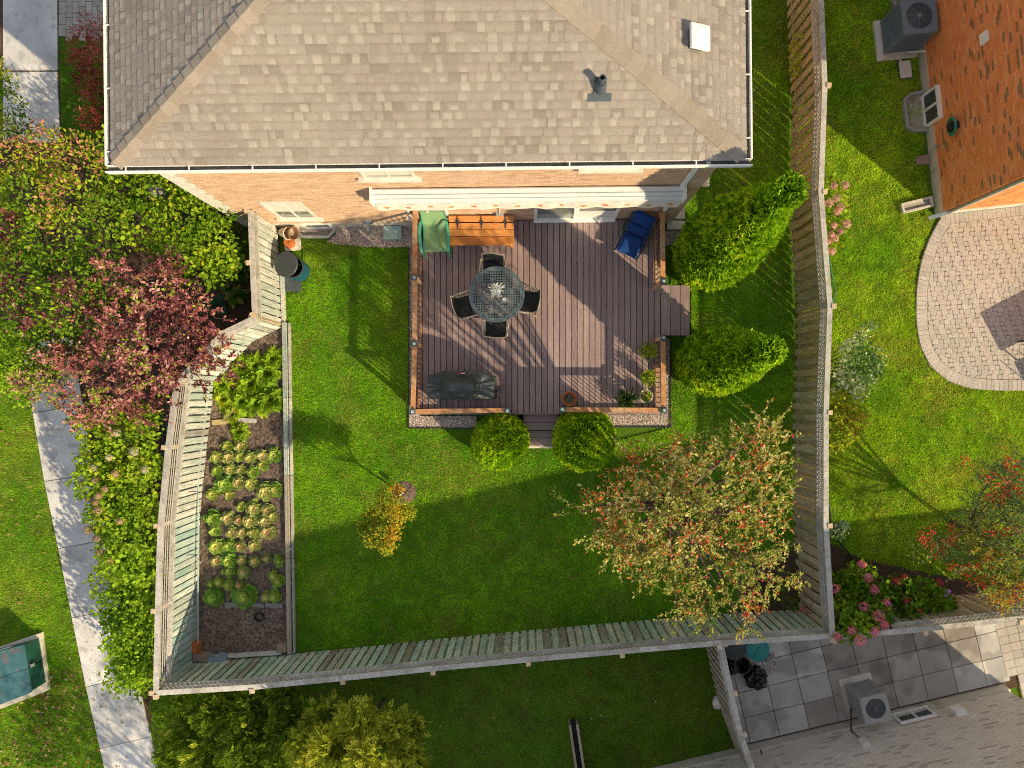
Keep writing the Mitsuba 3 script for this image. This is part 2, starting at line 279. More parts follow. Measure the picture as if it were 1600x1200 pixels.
grass('grass_004', reg_top, 3000 * GQ, [(.07, .22, .012), (.14, .30, .02)], .06, 'small grass patch by the front walkway', seed=6)

put('mulch_ring', MB().lathe([(.0, .045), (.12, .04), (.25, .02), (.31, -.01)], (*P2(632, 770), 0), 28, (.5, .5)), 'mat_soil', True, label='bare soil ring around the young tree', category='soil', kind='structure')
bed = [(306, 560), (345, 536), (440, 512), (446, 540), (450, 1005), (452, 1021), (306, 1040)]
put('garden_bed', MB().sheet(poly_px(bed), 0.03, (.5, .5)), 'mat_soil', label='brown soil of the vegetable bed', category='soil', kind='structure')
put('shrub_bed', MB().sheet(poly_px([(1150, 962), (1172, 880), (1240, 858), (1244, 955)]), 0.012, (.5, .5)), 'mat_mulch', label='dark mulch bed under the berry tree', category='soil', kind='structure')
put('flower_bed', MB().sheet(poly_px([(1246, 960), (1246, 842), (1305, 852), (1345, 872), (1500, 906), (1700, 928), (1700, 955), (1400, 970)]), 0.012, (.5, .5)), 'mat_mulch', label='dark mulch bed with pink hydrangeas', category='soil', kind='structure')
put('side_bed', MB().sheet(poly_px([(-60, 216), (392, 216), (437, 352), (437, 505), (300, 560), (308, 1040), (245, 1090), (232, 1140), (150, 1140), (70, 640), (-60, 500)]), -0.012, (.5, .5)), 'mat_mulch', label='dark planting bed under the shrubs beside the house', category='soil', kind='structure')

# sidewalk of separate slabs with tooled joints
put('sidewalk', MB().sheet(poly_px([(44, 600), (122, 584), (262, 1290), (178, 1310)]), -0.006, (.5, .5)), 'mat_mulch', label='concrete sidewalk along the hydrangea hedge', category='sidewalk', kind='structure')
LX = [(34, 538), (52, 645), (70, 752), (92, 857), (113, 965), (135, 1073), (157, 1169), (178, 1265)]
RX = [(113, 526), (131, 633), (149, 740), (171, 842), (192, 950), (214, 1053), (236, 1150), (256, 1245)]
for i in range(len(LX) - 1):
    q = Polygon([P2(*LX[i]), P2(*LX[i + 1]), P2(*RX[i + 1]), P2(*RX[i])]).buffer(-.008)
    put(pk('sidewalk__slab'), MB().prism(q, -.03, .035, (R(.2, .8), R())), 'mat_concrete')
put('walkway', MB().sheet(poly_px([(-60, -60), (168, -60), (168, 60), (95, 60), (98, 222), (4, 222), (4, 100), (-60, 100)]), -0.006, (.5, .5)), 'mat_mulch', label='front walkway of concrete slabs and grey pavers', category='path', kind='structure')
for a, b in ((-60, 110), (113, 222)):
    put(pk('walkway__slab'), MB().prism(poly_px([(6, a), (90, a), (95 if b > 150 else 91, b), (6, b)]), -.03, .03, (R(.2, .8), R())), 'mat_concrete')
for i in range(7):
    for j in range(4):
        x0 = 93 + i * 10.6; y0 = -14 + j * 18 + (i % 2) * 7
        put(pk('walkway__paver'), MB().prism(poly_px([(x0, y0), (x0 + 10, y0), (x0 + 10, y0 + 17), (x0, y0 + 17)]), -.03, .025 + R(0, .004), (R(0, .5), R())), 'mat_flag')

# ------------------------------------------------------------------ brick walls and shingles as real pieces
def bricks(o, d, L, z0, z1, key, bsdf, holes=(), nrm=None, tone=None, seed=0):
    g = np.random.default_rng(seed); m = MB(); d = np.asarray(d, float); nrm = np.asarray(nrm, float); k = 0; z = z0
    while z < z1 - .03:
        x = -(k % 2) * .1; h = min(.057, z1 - z - .008)
        while x < L:
            a, b = max(x, 0), min(x + .19, L)
            cx = (a + b) / 2
            if b - a > .03 and not any(h0 - .01 < cx < h1 + .01 and z + h > v0 and z < v1 for h0, h1, v0, v1 in holes):
                pz = g.uniform(.003, .008)
                A, B = np.array([*(o + d * a)]), np.array([*(o + d * b)])
                q = np.array([A, B, B + nrm * pz, A + nrm * pz])
                v = np.vstack([np.c_[q, np.full(4, z)], np.c_[q, np.full(4, z + h)]])
                f = [[4, 5, 6, 7], [2, 3, 7, 6], [1, 2, 6, 5], [3, 0, 4, 7], [0, 3, 2, 1]]
                if np.cross(d, nrm) < 0: f = [r[::-1] for r in f]
                u = g.random() if tone is None else tone(g, (a + b) / 2, z)
                m.add(v, f, (u, g.random()))
            x += .2
        z += .0667; k += 1
    put(key, m, bsdf); labels[key] = {'label': 'brick courses of the wall', 'kind': 'stuff'}
def shingles(key, O, ud, vd, nd, left, right, vmax, nparts=0, skip=(), e=.143, seed=0):
    """Laminated shingles on the slope O + u*ud + v*vd between the hip lines left(v) and right(v): base strips with lighter raised tabs."""
    g = np.random.default_rng(seed); stuff = MB(); pieces = []; v0 = 0.0
    F = np.array([[0, 1, 2], [0, 2, 3], [3, 2, 4], [3, 4, 5], [1, 4, 2], [0, 3, 5]])
    def slab(u0, u1, va, vb, t, tb, tone, jog=0.0):
        a0, b0 = max(u0, left(va)), min(u1, right(va)); a1, b1 = max(u0 + jog, left(vb)), min(u1 + jog, right(vb))
        if b0 - a0 < .02 or b1 - a1 < .01: return None
        pt = lambda x, y, h: O + ud * x + vd * y + nd * h
        return np.array([pt(a0, va, .001), pt(b0, va, .001), pt(b0, va, t), pt(a0, va, t), pt(b1, vb, tb), pt(a1, vb, tb)]), np.array([[tone, 0]] * 4 + [[tone, 1]] * 2), (a0 + b0) / 2, va
    while v0 < vmax:
        v1 = min(v0 + e + .012, vmax + .05); u = left(v0) - g.uniform(0, .3); dv = g.normal(0, .002)
        while u < right(v0):
            w = g.uniform(.20, .36); q = slab(u, u + w - .008, v0 + dv, v1, g.uniform(.005, .008), .002, g.uniform(.0, .72))
            if q: pieces.append(q)
            if g.random() < .82:
                tw = g.uniform(.09, .15); o = u + g.uniform(.01, max(.02, w - tw - .01)); q = slab(o, o + tw, v0 + dv + .001, v0 + e * g.choice([.55, .8, .97, .97]), g.uniform(.009, .012), .006, g.uniform(.78, 1), g.normal(0, .006))
                if q: stuff.add(q[0], F, q[1])
            u += w
        v0 += e
    order = sorted(range(len(pieces)), key=lambda i: pieces[i][3] + abs(pieces[i][2] - 6) * .02); chosen = set(order[:nparts])
    for i, (q, uv, *_r) in enumerate(pieces):
        if i in chosen: put(pk(key + '__shingle'), MB().add(q, F, uv), 'mat_shingle')
        else: stuff.add(q, F, uv)
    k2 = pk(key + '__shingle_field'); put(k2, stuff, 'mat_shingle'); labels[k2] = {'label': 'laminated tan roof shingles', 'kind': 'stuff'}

# ------------------------------------------------------------------ the house with the deck
A0 = math.radians(.62); RH = rotz(A0)
def hl(x, y, z=0.0): return RH @ np.array([x, y, z], float)
def hbox(mb, x0, x1, y0, y1, z0, z1, uv=None):
    q = [(x0, y0), (x1, y0), (x1, y1), (x0, y1)]
    return mb.hexa(np.array([hl(*p, z0) for p in q]), np.array([hl(*p, z1) for p in q]), uv)
WX0, WX1, WY, WZ = -6.78, 3.62, 4.25, 5.32
lab('house', 'large house with tan shingle hip roof and peach brick rear wall above the deck', 'house')
put('house__wall', hbox(MB(), WX0, WX1, WY, 15.5, .36, WZ, (.5, .5)), 'mat_mortar')
put('house__foundation', hbox(MB(), WX0 - .01, WX1 + .01, WY - .015, 15.5, -.2, .36, (.5, .5)), 'mat_foundation')
# openings on the rear wall: x0, x1, z0, z1
OPEN = [(-5.66, -4.78, .9, 2.25), (-2.62, -1.72, .9, 2.15), (.26, 2.20, .5, 2.58), (-3.05, -2.05, 3.86, 5.0), (1.15, 2.15, 4.28, 5.1)]
tone_p = lambda g, a, z: min(1, max(0, g.normal(.5, .25)))
bricks(hl(WX0 + .32, WY)[:2], RH[:2, 0], WX1 - WX0 - .62, .36, WZ, 'house__wall__brick', 'mat_brick_peach', [(a - WX0 - .32, b - WX0 - .32, c, d) for a, b, c, d in OPEN], -RH[:2, 1], tone_p, 1)
bricks(hl(WX1, WY + .02)[:2], RH[:2, 1], 8, .36, WZ, 'house__wall__brick_001', 'mat_brick_peach', (), RH[:2, 0], tone_p, 2)
bricks(hl(WX0, 12.25)[:2], -RH[:2, 1], 8 - .3, .36, WZ, 'house__wall__brick_002', 'mat_brick_peach', (), -RH[:2, 0], tone_p, 3)
for x0, x1, yy in ((WX0 - .012, WX0 + .30, -.014), (WX1 - .28, WX1 + .012, -.014)):
    z = .38; i = 0
    while z < WZ - .1:
        w = .0 if i % 2 else .09
        a, b = (x0, x1 - w) if x0 < 0 else (x0 + w, x1)
        put(pk('house__quoin'), hbox(MB(), a, b, WY + yy, WY + .3, z, z + .19, (R(.5, 1), R())), 'mat_white_dirty' if x0 < 0 else 'mat_brick_peach')
        z += .2; i += 1
def window(x0, x1, z0, z1, sill=True, mull=1):
    k = pk('house__window'); y = WY - .004
    put(k, hbox(MB(), x0, x1, y - .004, y + .10, z0, z1, (.2, .5)), 'mat_glass_pale')
    m = MB(); t = .055
    for a, b, c, d in ((x0, x1, z0, z0 + t), (x0, x1, z1 - t, z1), (x0, x0 + t, z0 + t, z1 - t), (x1 - t, x1, z0 + t, z1 - t)): hbox(m, a, b, y - .03, y + .02, c, d, (.5, .5))
    for i in range(mull): c = x0 + (x1 - x0) * (i + 1) / (mull + 1); hbox(m, c - .02, c + .02, y - .022, y + .02, z0 + t, z1 - t, (.5, .5))
    put(k + '__frame', m, 'mat_white_dirty')
    put(k + '__blind', hbox(MB(), x0 + t, x1 - t, y - .009, y - .0045, z0 + t + .08 if z0 > 3 else (z0 + z1) / 2 - .1, z1 - t, (.5, .5)), 'mat_shade')
    if sill:
        put(k + '__sill', hbox(MB(), x0 - .1, x1 + .1, WY - .085, WY + .02, z0 - .09, z0 - .004, (.5, .5)), 'mat_white_dirty')
for o in (OPEN[0], OPEN[1], OPEN[3], OPEN[4]): window(*o)
# sliding door
x0, x1, z0, z1 = OPEN[2]; y = WY
put('house__sliding_door', hbox(MB(), x0 + .05, x1 - .05, y - .002, y + .08, z0 + .06, z1 - .05, (.2, .5)), 'mat_glass_pale')
m = MB()
for a, b, c, d, pro in ((x0, x1, z0 + .012, z0 + .09, .10), (x0, x1, z1 - .07, z1, .06), (x0, x0 + .07, z0 + .09, z1 - .07, .06), (x1 - .07, x1, z0 + .09, z1 - .07, .06), ((x0 + x1) / 2 - .05, (x0 + x1) / 2 + .05, z0 + .09, z1 - .07, .045)):
    hbox(m, a, b, y - pro, y + .03, c, d, (.5, .5))
put('house__sliding_door__frame', m, 'mat_white')
m = MB()
for i in range(5): hbox(m, (x0 + x1) / 2 + .06, x1 - .08, y - .012, y - .004, z0 + .12 + i * .12, z0 + .2 + i * .12, (.5, .5))
put('house__sliding_door__blind', m, 'mat_white')
hbox(MB(), 0, 1, 0, 1, 0, 1)
put('house__sliding_door__handle', hbox(MB(), (x0 + x1) / 2 - .075, (x0 + x1) / 2 - .055, y - .09, y - .02, 1.4, 1.65), 'mat_white')
# roof: hip with two lower side pitches
EZ, EY, EX0, EX1, PR, PL_, PRR = 5.42, 4.02, -6.98, 3.80, .75, .75 / 1.555, .75 / 1.67
s_ = (EX1 - EX0) / (1.555 + 1.67); RX0 = EX0 + 1.555 * s_; RY = EY + s_; RZ = EZ + PR * s_
c0, c1, c2, c3 = hl(EX0, EY, EZ), hl(EX1, EY, EZ), hl(RX0, RY, RZ), hl(RX0, 15.9, RZ)
b0, b1 = hl(EX0, 15.9, EZ), hl(EX1, 15.9, EZ)
rv = np.array([c0, c1, c2, c3, b0, b1] + [p - [0, 0, .05] for p in (c0, c1, c2, c3, b0, b1)])
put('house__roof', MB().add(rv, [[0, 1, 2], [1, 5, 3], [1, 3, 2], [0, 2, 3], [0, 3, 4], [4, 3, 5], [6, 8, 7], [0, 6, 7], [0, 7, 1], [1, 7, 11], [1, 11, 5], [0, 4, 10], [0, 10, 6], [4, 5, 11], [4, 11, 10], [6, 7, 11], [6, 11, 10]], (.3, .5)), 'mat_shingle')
def slope(p, q, top):
    ud = unit(q - p); vd = top - p; vd = unit(vd - ud * (vd @ ud)); return ud, vd, unit(np.cross(ud, vd))
ud, vd, nd = slope(c0, c1, c2); W_ = np.linalg.norm(c1 - c0); vm = (c2 - c0) @ vd; ul = (c2 - c0) @ ud
shingles('house__roof', c0 - vd * .02, ud, vd, nd, lambda v: ul * max(v, 0) / vm, lambda v: W_ - (W_ - ul) * max(v, 0) / vm, vm, 300, seed=5)
ud, vd, nd = slope(b0, c0, c2); Lb = np.linalg.norm(c0 - b0); vm2 = (c2 - c0) @ vd; us = (c2 - c0) @ ud
shingles('house__roof', b0 - vd * .02, ud, vd, nd, lambda v: Lb - 5.2, lambda v: Lb + us * v / vm2, vm2, 0, seed=6)
ud, vd, nd = slope(c1, b1, c3); vm3 = (c3 - c1) @ vd; us3 = (c2 - c1) @ ud
shingles('house__roof', c1 - vd * .02, ud, vd, nd, lambda v: us3 * max(v, 0) / vm3, lambda v: 5.2, vm3, 0, seed=7)
def hipcaps(a, b, n1, n2):
    d = unit(b - a); L = np.linalg.norm(b - a); i = 0; x = .05
    s1, s2 = unit(np.cross(n1, d)), unit(np.cross(n2, d))
    for s, nn in ((0, n1), (1, n2)): pass
    while x < L - .05:
        t = .028 + R(0, .01); w = .16; e = .23
        p = lambda l, sd, h: a + d * l + sd * w + np.array([0, 0, 1.0]) * h
        lo, hi = x, min(x + e + .03, L)
        q = [p(lo, s1 * -1, t), a + d * lo + [0, 0, t + .006], p(lo, s2, t), p(hi, s1 * -1, .012), a + d * hi + [0, 0, .016], p(hi, s2, .012)]
        q += [v - [0, 0, .022] for v in q[:3]]
        mb = MB().add(np.array(q), [[0, 1, 4], [0, 4, 3], [1, 2, 5], [1, 5, 4], [6, 7, 1], [6, 1, 0], [7, 8, 2], [7, 2, 1], [2, 8, 5], [0, 3, 6]])
        put(pk('house__roof__hip_cap'), mb, 'mat_hipcap'); x += e
nR = slope(c0, c1, c2)[2]; nL = slope(b0, c0, c2)[2]; nE = slope(c1, b1, c3)[2]
hipcaps(c0, c2, -nL, -nR); hipcaps(c1, c2, -nR, -nE)
# gutters with hanger straps
def gutter(a, b, out):
    k = pk('house__gutter'); m = MB(); a, b, out = np.asarray(a), np.asarray(b), np.asarray(out)
    z = np.array([0, 0, 1.0])
    m.beam(a + out * .115 + z * -.05, b + out * .115 + z * -.05, .012, .11, uv=(.5, .5)); m.beam(a + out * .113 + z * .002, b + out * .113 + z * .002, .026, .016, uv=(.5, .5))
    m.beam(a + z * -.06, b + z * -.06, .012, .10, uv=(.5, .5))
    put(k, m, 'mat_white')
    put(k + '__trough', MB().beam(a + out * .057 + z * -.105, b + out * .057 + z * -.105, .10, .012, uv=(.5, .5)), 'mat_gutter_in')
    L = np.linalg.norm(b - a); d = unit(b - a); i = .35
    while i < L:
        put(pk(k + '__strap'), MB().beam(a + d * i + z * .001, a + d * i + out * .115 + z * .001, .022, .006, uv=(.5, .5)), 'mat_white'); i += 1.08
gz = EZ - .02
gutter(hl(EX0 - .125, EY, gz), hl(EX1 + .125, EY, gz), -RH[:, 1]); gutter(hl(EX0, 10, gz), hl(EX0, EY, gz), -RH[:, 0]); gutter(hl(EX1, EY, gz), hl(EX1, 10, gz), RH[:, 0])
put('house__soffit', hbox(MB(), EX0, EX1, EY, 15.5, 5.325, 5.36, (.5, .5)), 'mat_white')
# downspouts on the right corner
m = MB(); xx = WX1 - .42
m.beam(hl(xx, EY - .05, 5.3), hl(xx, WY - .06, 4.9), .08, .06, uv=(.5, .5)); m.beam(hl(xx, WY - .06, 4.92), hl(xx, WY - .06, .55), .08, .06, up=RH[:, 1], uv=(.5, .5))
put('house__downspout', m, 'mat_white')
# roof fittings
def on_rear(px, py):                              # point of the rear slope seen at that survey pixel
    for z in np.arange(8, 5.4, -.005):
        p = P(px, py, z); q = RH.T @ p
        if EZ + PR * (q[1] - EY) >= z: return p
def on_east(px, py):
    for z in np.arange(8, 5.4, -.005):
        p = P(px, py, z); q = RH.T @ p
        if EZ + PRR * (EX1 - q[0]) >= z: return p
ud, vd, nd = slope(c0, c1, c2); o = on_rear(937, 150)
Mr = np.c_[ud, vd, nd]
m = MB().box(o + nd * .016 - vd * .02, (.38, .12, .012), M=Mr).box(o + nd * .018 + vd * .14, (.2, .3, .012), M=Mr)
lab('house__vent_pipe', 'dark metal plumbing vent on the rear roof slope'); put('house__vent_pipe__flashing', m, 'mat_slate')
m = MB(); m.lathe([(.115, -.1), (.10, .06), (.065, .16), (.06, .16)], o + vd * .14, 20); put('house__vent_pipe__boot', m, 'mat_slate', 40)
m = MB(); m.lathe([(.052, 0), (.052, .34), (.04, .34), (.04, .05), (.001, .05)], o + vd * .14, 18); put('house__vent_pipe__pipe', m, 'mat_slate', 40)
o = on_east(1085, 64); ue, ve, ne = slope(c1, b1, c3); Me = np.c_[ue, ve, ne]
lab('house__roof_vent', 'square white box vent on the right roof slope')
put('house__roof_vent__base', MB().box(o + ne * .06, (.30, .26, .12), M=Me), 'mat_slate')
q = lambda w, h: np.array([o + ue * a * w + ve * b * w * .92 + ne * h for a, b in ((-1, -1), (1, -1), (1, 1), (-1, 1))])
put('house__roof_vent__hood', MB().hexa(q(.20, .12), q(.20, .17)).hexa(q(.199, .1705), q(.10, .21)), 'mat_white')
# retracted awning: cassette with scalloped valance
lab('house__awning', 'retracted white awning cassette with a patterned scalloped valance')
ax0, ax1 = -3.06, 3.28
prof = [(WY - .01, 2.88), (WY - .03, 3.20), (WY - .06, 3.22), (WY - .15, 3.18), (WY - .26, 3.05), (WY - .285, 2.98), (WY - .27, 2.9), (WY - .1, 2.86)]
m = MB(); n = len(prof); v = np.array([hl(x, *p) for x in (ax0, ax1) for p in prof])
m.add(v, [[i, (i + 1) % n, n + (i + 1) % n, n + i] for i in range(n)], (.5, .5)); m.add(v[:n], [[0, i, i + 1] for i in range(1, n - 1)], (.5, .5)); m.add(v[n:], [[0, i + 1, i] for i in range(1, n - 1)], (.5, .5))
put('house__awning__cassette', m, 'mat_awning')
put('house__awning__seam', MB().beam(hl(ax0, WY - .152, 3.186), hl(ax1, WY - .152, 3.186), .012, .008).beam(hl(ax0, WY - .215, 3.11), hl(ax1, WY - .215, 3.11), .010, .008), 'mat_galv')
m = MB()
for x in (ax0 - .02, ax1 - .02): hbox(m, x, x + .04, WY - .30, WY, 2.84, 3.24, (.5, .5))
put('house__awning__end_cap', m, 'mat_white')
def val_fn(p, n, uv):
    u, w = uv.x, uv.y
    fl = dr.sqrt(dr.square((u * 2.2 - dr.floor(u * 2.2) - .5) / 2.2) + dr.square(w - .20)) + .05 * (noise(u * 30, w * 30, 0) - .5)
    st = smoothstep(.35, .65, noise(u * 18, w * 4, 2))
    c = mix_c(C3(.72, .69, .63), C3(.55, .48, .40), st * .35)
    c = mix_c(C3(.60, .25, .10), c, smoothstep(.05, .075, fl))
    return dr.select(w > .44, C3(.8, .78, .74), c)
pr('mat_valance', val_fn, .8, .2)
xs = np.linspace(ax0 + .03, ax1 - .03, 260); v, uv = [], []
for x in xs:
    sc = .40 + .05 * abs(math.sin((x - ax0) * math.pi / .42))
    yy = WY - .278 + .012 * math.sin(x * 9)
    v += [hl(x, yy, 2.97), hl(x, yy - .01, 2.97 - sc)]; uv += [(x - ax0, sc), (x - ax0, 0)]
m = MB(); i = np.arange(len(xs) - 1); m.add(v, np.c_[2 * i, 2 * i + 1, 2 * i + 3, 2 * i + 2]); m.u = [np.array(uv)]
put('house__awning__valance', m, 'mat_valance', True)
# wall lanterns, hose bib, doorbell lamp
for xx, zz in ((-.23, 2.2), (2.46, 2.2)):
    k = pk('house__wall_lantern'); o = hl(xx, WY, zz)
    put(k + '__backplate', MB().box(o - RH[:, 1] * .012, (.12, .02, .2), A0), 'mat_copper'); put(k + '__lamp', MB().lathe([(.02, .22), (.085, .16), (.075, -.02), (.05, -.06), (.001, -.07)], o - RH[:, 1] * .12, 10), 'mat_copper', 40)
put('house__utility_box', hbox(MB(), -.62, -.44, WY - .07, WY, 1.0, 1.22, (.5, .5)), 'mat_galv')
put('house__conduit', MB().tube([hl(-.53, WY - .03, 1.2), hl(-.53, WY - .03, 2.7)], .012, 6), 'mat_white')
put('house__dryer_vent', MB().tube([hl(-3.72, WY, .42), hl(-3.72, WY - .2, .40), hl(-3.72, WY - .27, .1)], .05, 10).box(hl(-3.72, WY - .02, .42), (.2, .03, .2), A0), 'mat_galv')

# concrete steps and slabs beside the right corner of the house
for x0, x1, y0, y1, z in ((1040, 1069, 309, 343, .10), (1041, 1070, 347, 360, .14), (1080, 1107, 264, 292, .1)):
    put(nk('concrete_slab'), MB().prism(poly_px([(x0, y0), (x1, y0), (x1, y1), (x0, y1)]), -.05, z, (R(.6, .9), R())), 'mat_foundation')
lab('concrete_slab', 'pale concrete slab at the foot of the right house corner', 'slab'); lab('concrete_slab_001', 'narrow concrete step between the corner slab and the gravel strip', 'slab'); lab('concrete_slab_002', 'small square concrete pad under the right eave on the grass', 'slab')

# basement window well left of the deck
lab('window_well', 'galvanised window well sunk against the peach brick wall', 'window well')
cx0, cx1, yw, yo = 462, 526, 350, 373
pts = [P2(462, 350), P2(464, 362), P2(474, 371), P2(514, 371), P2(523, 362), P2(525, 349)]
ls = LineString([tuple(p) for p in pts])
put('window_well__rim', MB().prism(ls.buffer(.028, cap_style='flat').difference(Point(0, 0).buffer(.01)), -.02, .09, (.5, .5)), 'mat_galv')
put('window_well__gravel', MB().sheet(Polygon(pts), -.018, (.3, .5)), 'mat_gravel_base')
k = 'house__basement_window'
put(k, hbox(MB(), -5.30, -4.72, WY - .02, WY + .02, .02, .33, (.2, .5)), 'mat_glass')
m = MB()
for a, b, c, d in ((-5.32, -4.70, .33, .37), (-5.32, -4.70, -.01, .02), (-5.36, -5.30, .0, .37), (-4.72, -4.66, .0, .37)): hbox(m, a, b, WY - .05, WY + .02, c, d, (.5, .5))
put(k + '__frame', m, 'mat_white')

# ------------------------------------------------------------------ deck
DZ = .5
dk = lambda px, py, z=DZ: P2(px, py, z)
lab('deck', 'mauve composite deck with cedar railings behind the house', 'deck')
DX0, DX1 = P2(651, 0, DZ)[0], P2(1032, 0, DZ)[0]; DY0 = P2(0, 646, DZ)[1]; DY1 = 4.22
xs = np.linspace(DX0, DX1, 42); wd = xs[1] - xs[0]
for i in range(41):
    y1 = DY1 + (xs[i]) * math.tan(A0)
    put(pk('deck__board'), MB().box(((xs[i] + xs[i + 1]) / 2, (DY0 + y1) / 2, DZ - .013 + R(0, .002)), (wd - .016, y1 - DY0, .026), uv=(R(), R())), 'mat_deck')
put('deck__frame', MB().box(((DX0 + DX1) / 2, (DY0 + DY1) / 2, .20), (DX1 - DX0 - .06, DY1 - DY0 - .06, .36), uv=(.5, .5)), 'mat_black')
m = MB().box(((DX0 + DX1) / 2, DY0 - .012, .30), (DX1 - DX0, .022, .38)).box((DX0 - .012, (DY0 + DY1) / 2, .30), (.022, DY1 - DY0, .38))
put('deck__fascia', m, 'mat_deck')
# side landing on the right, one step lower: boards run with the deck
sx = np.linspace(DX1 + .01, P2(1078, 0, .49)[0], 4); sy0, sy1 = P2(0, 524, .49)[1], P2(0, 446, .49)[1]
for i in range(3): put(pk('deck__tread'), MB().box(((sx[i] + sx[i + 1]) / 2, (sy0 + sy1) / 2, .484), (sx[1] - sx[0] - .014, sy1 - sy0, .026), uv=(R(), R())), 'mat_deck')
put('deck__riser', MB().box(((sx[0] + sx[-1]) / 2, (sy0 + sy1) / 2, .22), (sx[-1] - sx[0] - .04, sy1 - sy0 - .04, .44), uv=(.5, .5)), 'mat_deck')
put('deck__kerb', MB().box((sx[-1] + .02, (sy0 + sy1) / 2, .07), (.05, sy1 - sy0, .2), uv=(.9, .5)), 'mat_foundation')
# steps to the lawn between the two round cedars
tx0, tx1 = P2(818, 0, .3)[0], P2(872, 0, .3)[0]
for j, (ya, yb, z) in enumerate(((648, 660, .34), (660.6, 672, .34), (673, 684, .18), (684.6, 696, .18))):
    a, b = P2(0, ya, z)[1], P2(0, yb, z)[1]
    put(pk('deck__tread'), MB().box(((tx0 + tx1) / 2, (a + b) / 2, z - .013), (tx1 - tx0, a - b - .004, .026), uv=(R(), R())), 'mat_deck')
for ya, yb, z in ((647, 671, .31), (672.5, 695, .15)):
    a, b = P2(0, ya, z)[1], P2(0, yb, z)[1]; put(pk('deck__riser'), MB().box(((tx0 + tx1) / 2, (a + b) / 2, z / 2), (tx1 - tx0 - .03, a - b, z), uv=(.5, .5)), 'mat_deck')
put(pk('deck__kerb') if COUNT.get('deck__kerb') else 'deck__kerb_001', MB().box(((tx0 + tx1) / 2, P2(0, 698, 0)[1], .03), (tx1 - tx0, .06, .1), uv=(.9, .5)), 'mat_foundation')
# railings
RT = DZ + .95
def railing(posts, end_free=()):
    k = pk('deck__railing'); P3 = [np.array([*P2(*p, RT), 0]) for p in posts]
    for i in range(len(P3) - 1):
        a, b = P3[i], P3[i + 1]; d = unit(b - a); L = np.linalg.norm(b - a); sd = np.array([-d[1], d[0], 0])
        put(pk(k + '__top_rail'), MB().beam(a + [0, 0, RT - .02] + d * .05, b + [0, 0, RT - .02] - d * .05, .105, .038), 'mat_rail_wood')
        put(pk(k + '__sub_rail'), MB().beam(a + [0, 0, RT - .085] + d * .045, b + [0, 0, RT - .085] - d * .045, .04, .085), 'mat_rail_wood')
        put(pk(k + '__bottom_rail'), MB().beam(a + [0, 0, DZ + .09] + d * .045, b + [0, 0, DZ + .09] - d * .045, .04, .085), 'mat_rail_wood')
        n = int(L / .115)
        for j in range(n):
            c = a + d * (L * (j + .5) / n)
            put(pk(k + '__baluster'), MB().tube([c + [0, 0, DZ + .12], c + [0, 0, RT - .05]], .011, 5), 'mat_black_metal')
    return k, P3
allposts = {}
for posts in ([(648, 330), (648, 434), (648, 537), (645, 643)], [(645, 643), (793, 641)], [(878, 640), (1037, 641)], [(1037, 641), (1036, 528)], [(1036, 440), (1035, 325)]):
    k, P3 = railing(posts)
    for p in P3:
        q = tuple(np.round(p, 2))
        if q in allposts or p[1] > 4.1: continue
        allposts[q] = 1
        put(pk(k + '__post'), MB().box(p + [0, 0, (DZ - .2 + RT + .02) / 2], (.09, .09, RT + .02 - DZ + .2)), 'mat_rail_wood')
        c = MB(); t = RT + .02
        z4 = lambda w, z: np.array([p + [a * w, b * w, z] for a, b in ((-1, -1), (1, -1), (1, 1), (-1, 1))])
        c.hexa(z4(.066, t), z4(.066, t + .035)).hexa(z4(.066, t + .0355), z4(.045, t + .055)); put(pk(k + '__post_cap'), c, 'mat_slate')
        put(pk(k + '__cap_lens'), MB().hexa(z4(.032, t + .055), z4(.026, t + .066)), 'mat_teal_lid')
for x in (648, 1035):
    p = np.array([*P2(x, 325, RT), 0]); p[1] = 4.17
    put(pk('deck__railing__post'), MB().box(p + [0, 0, (DZ - .2 + RT + .0) / 2], (.09, .09, RT - DZ + .2)), 'mat_rail_wood')

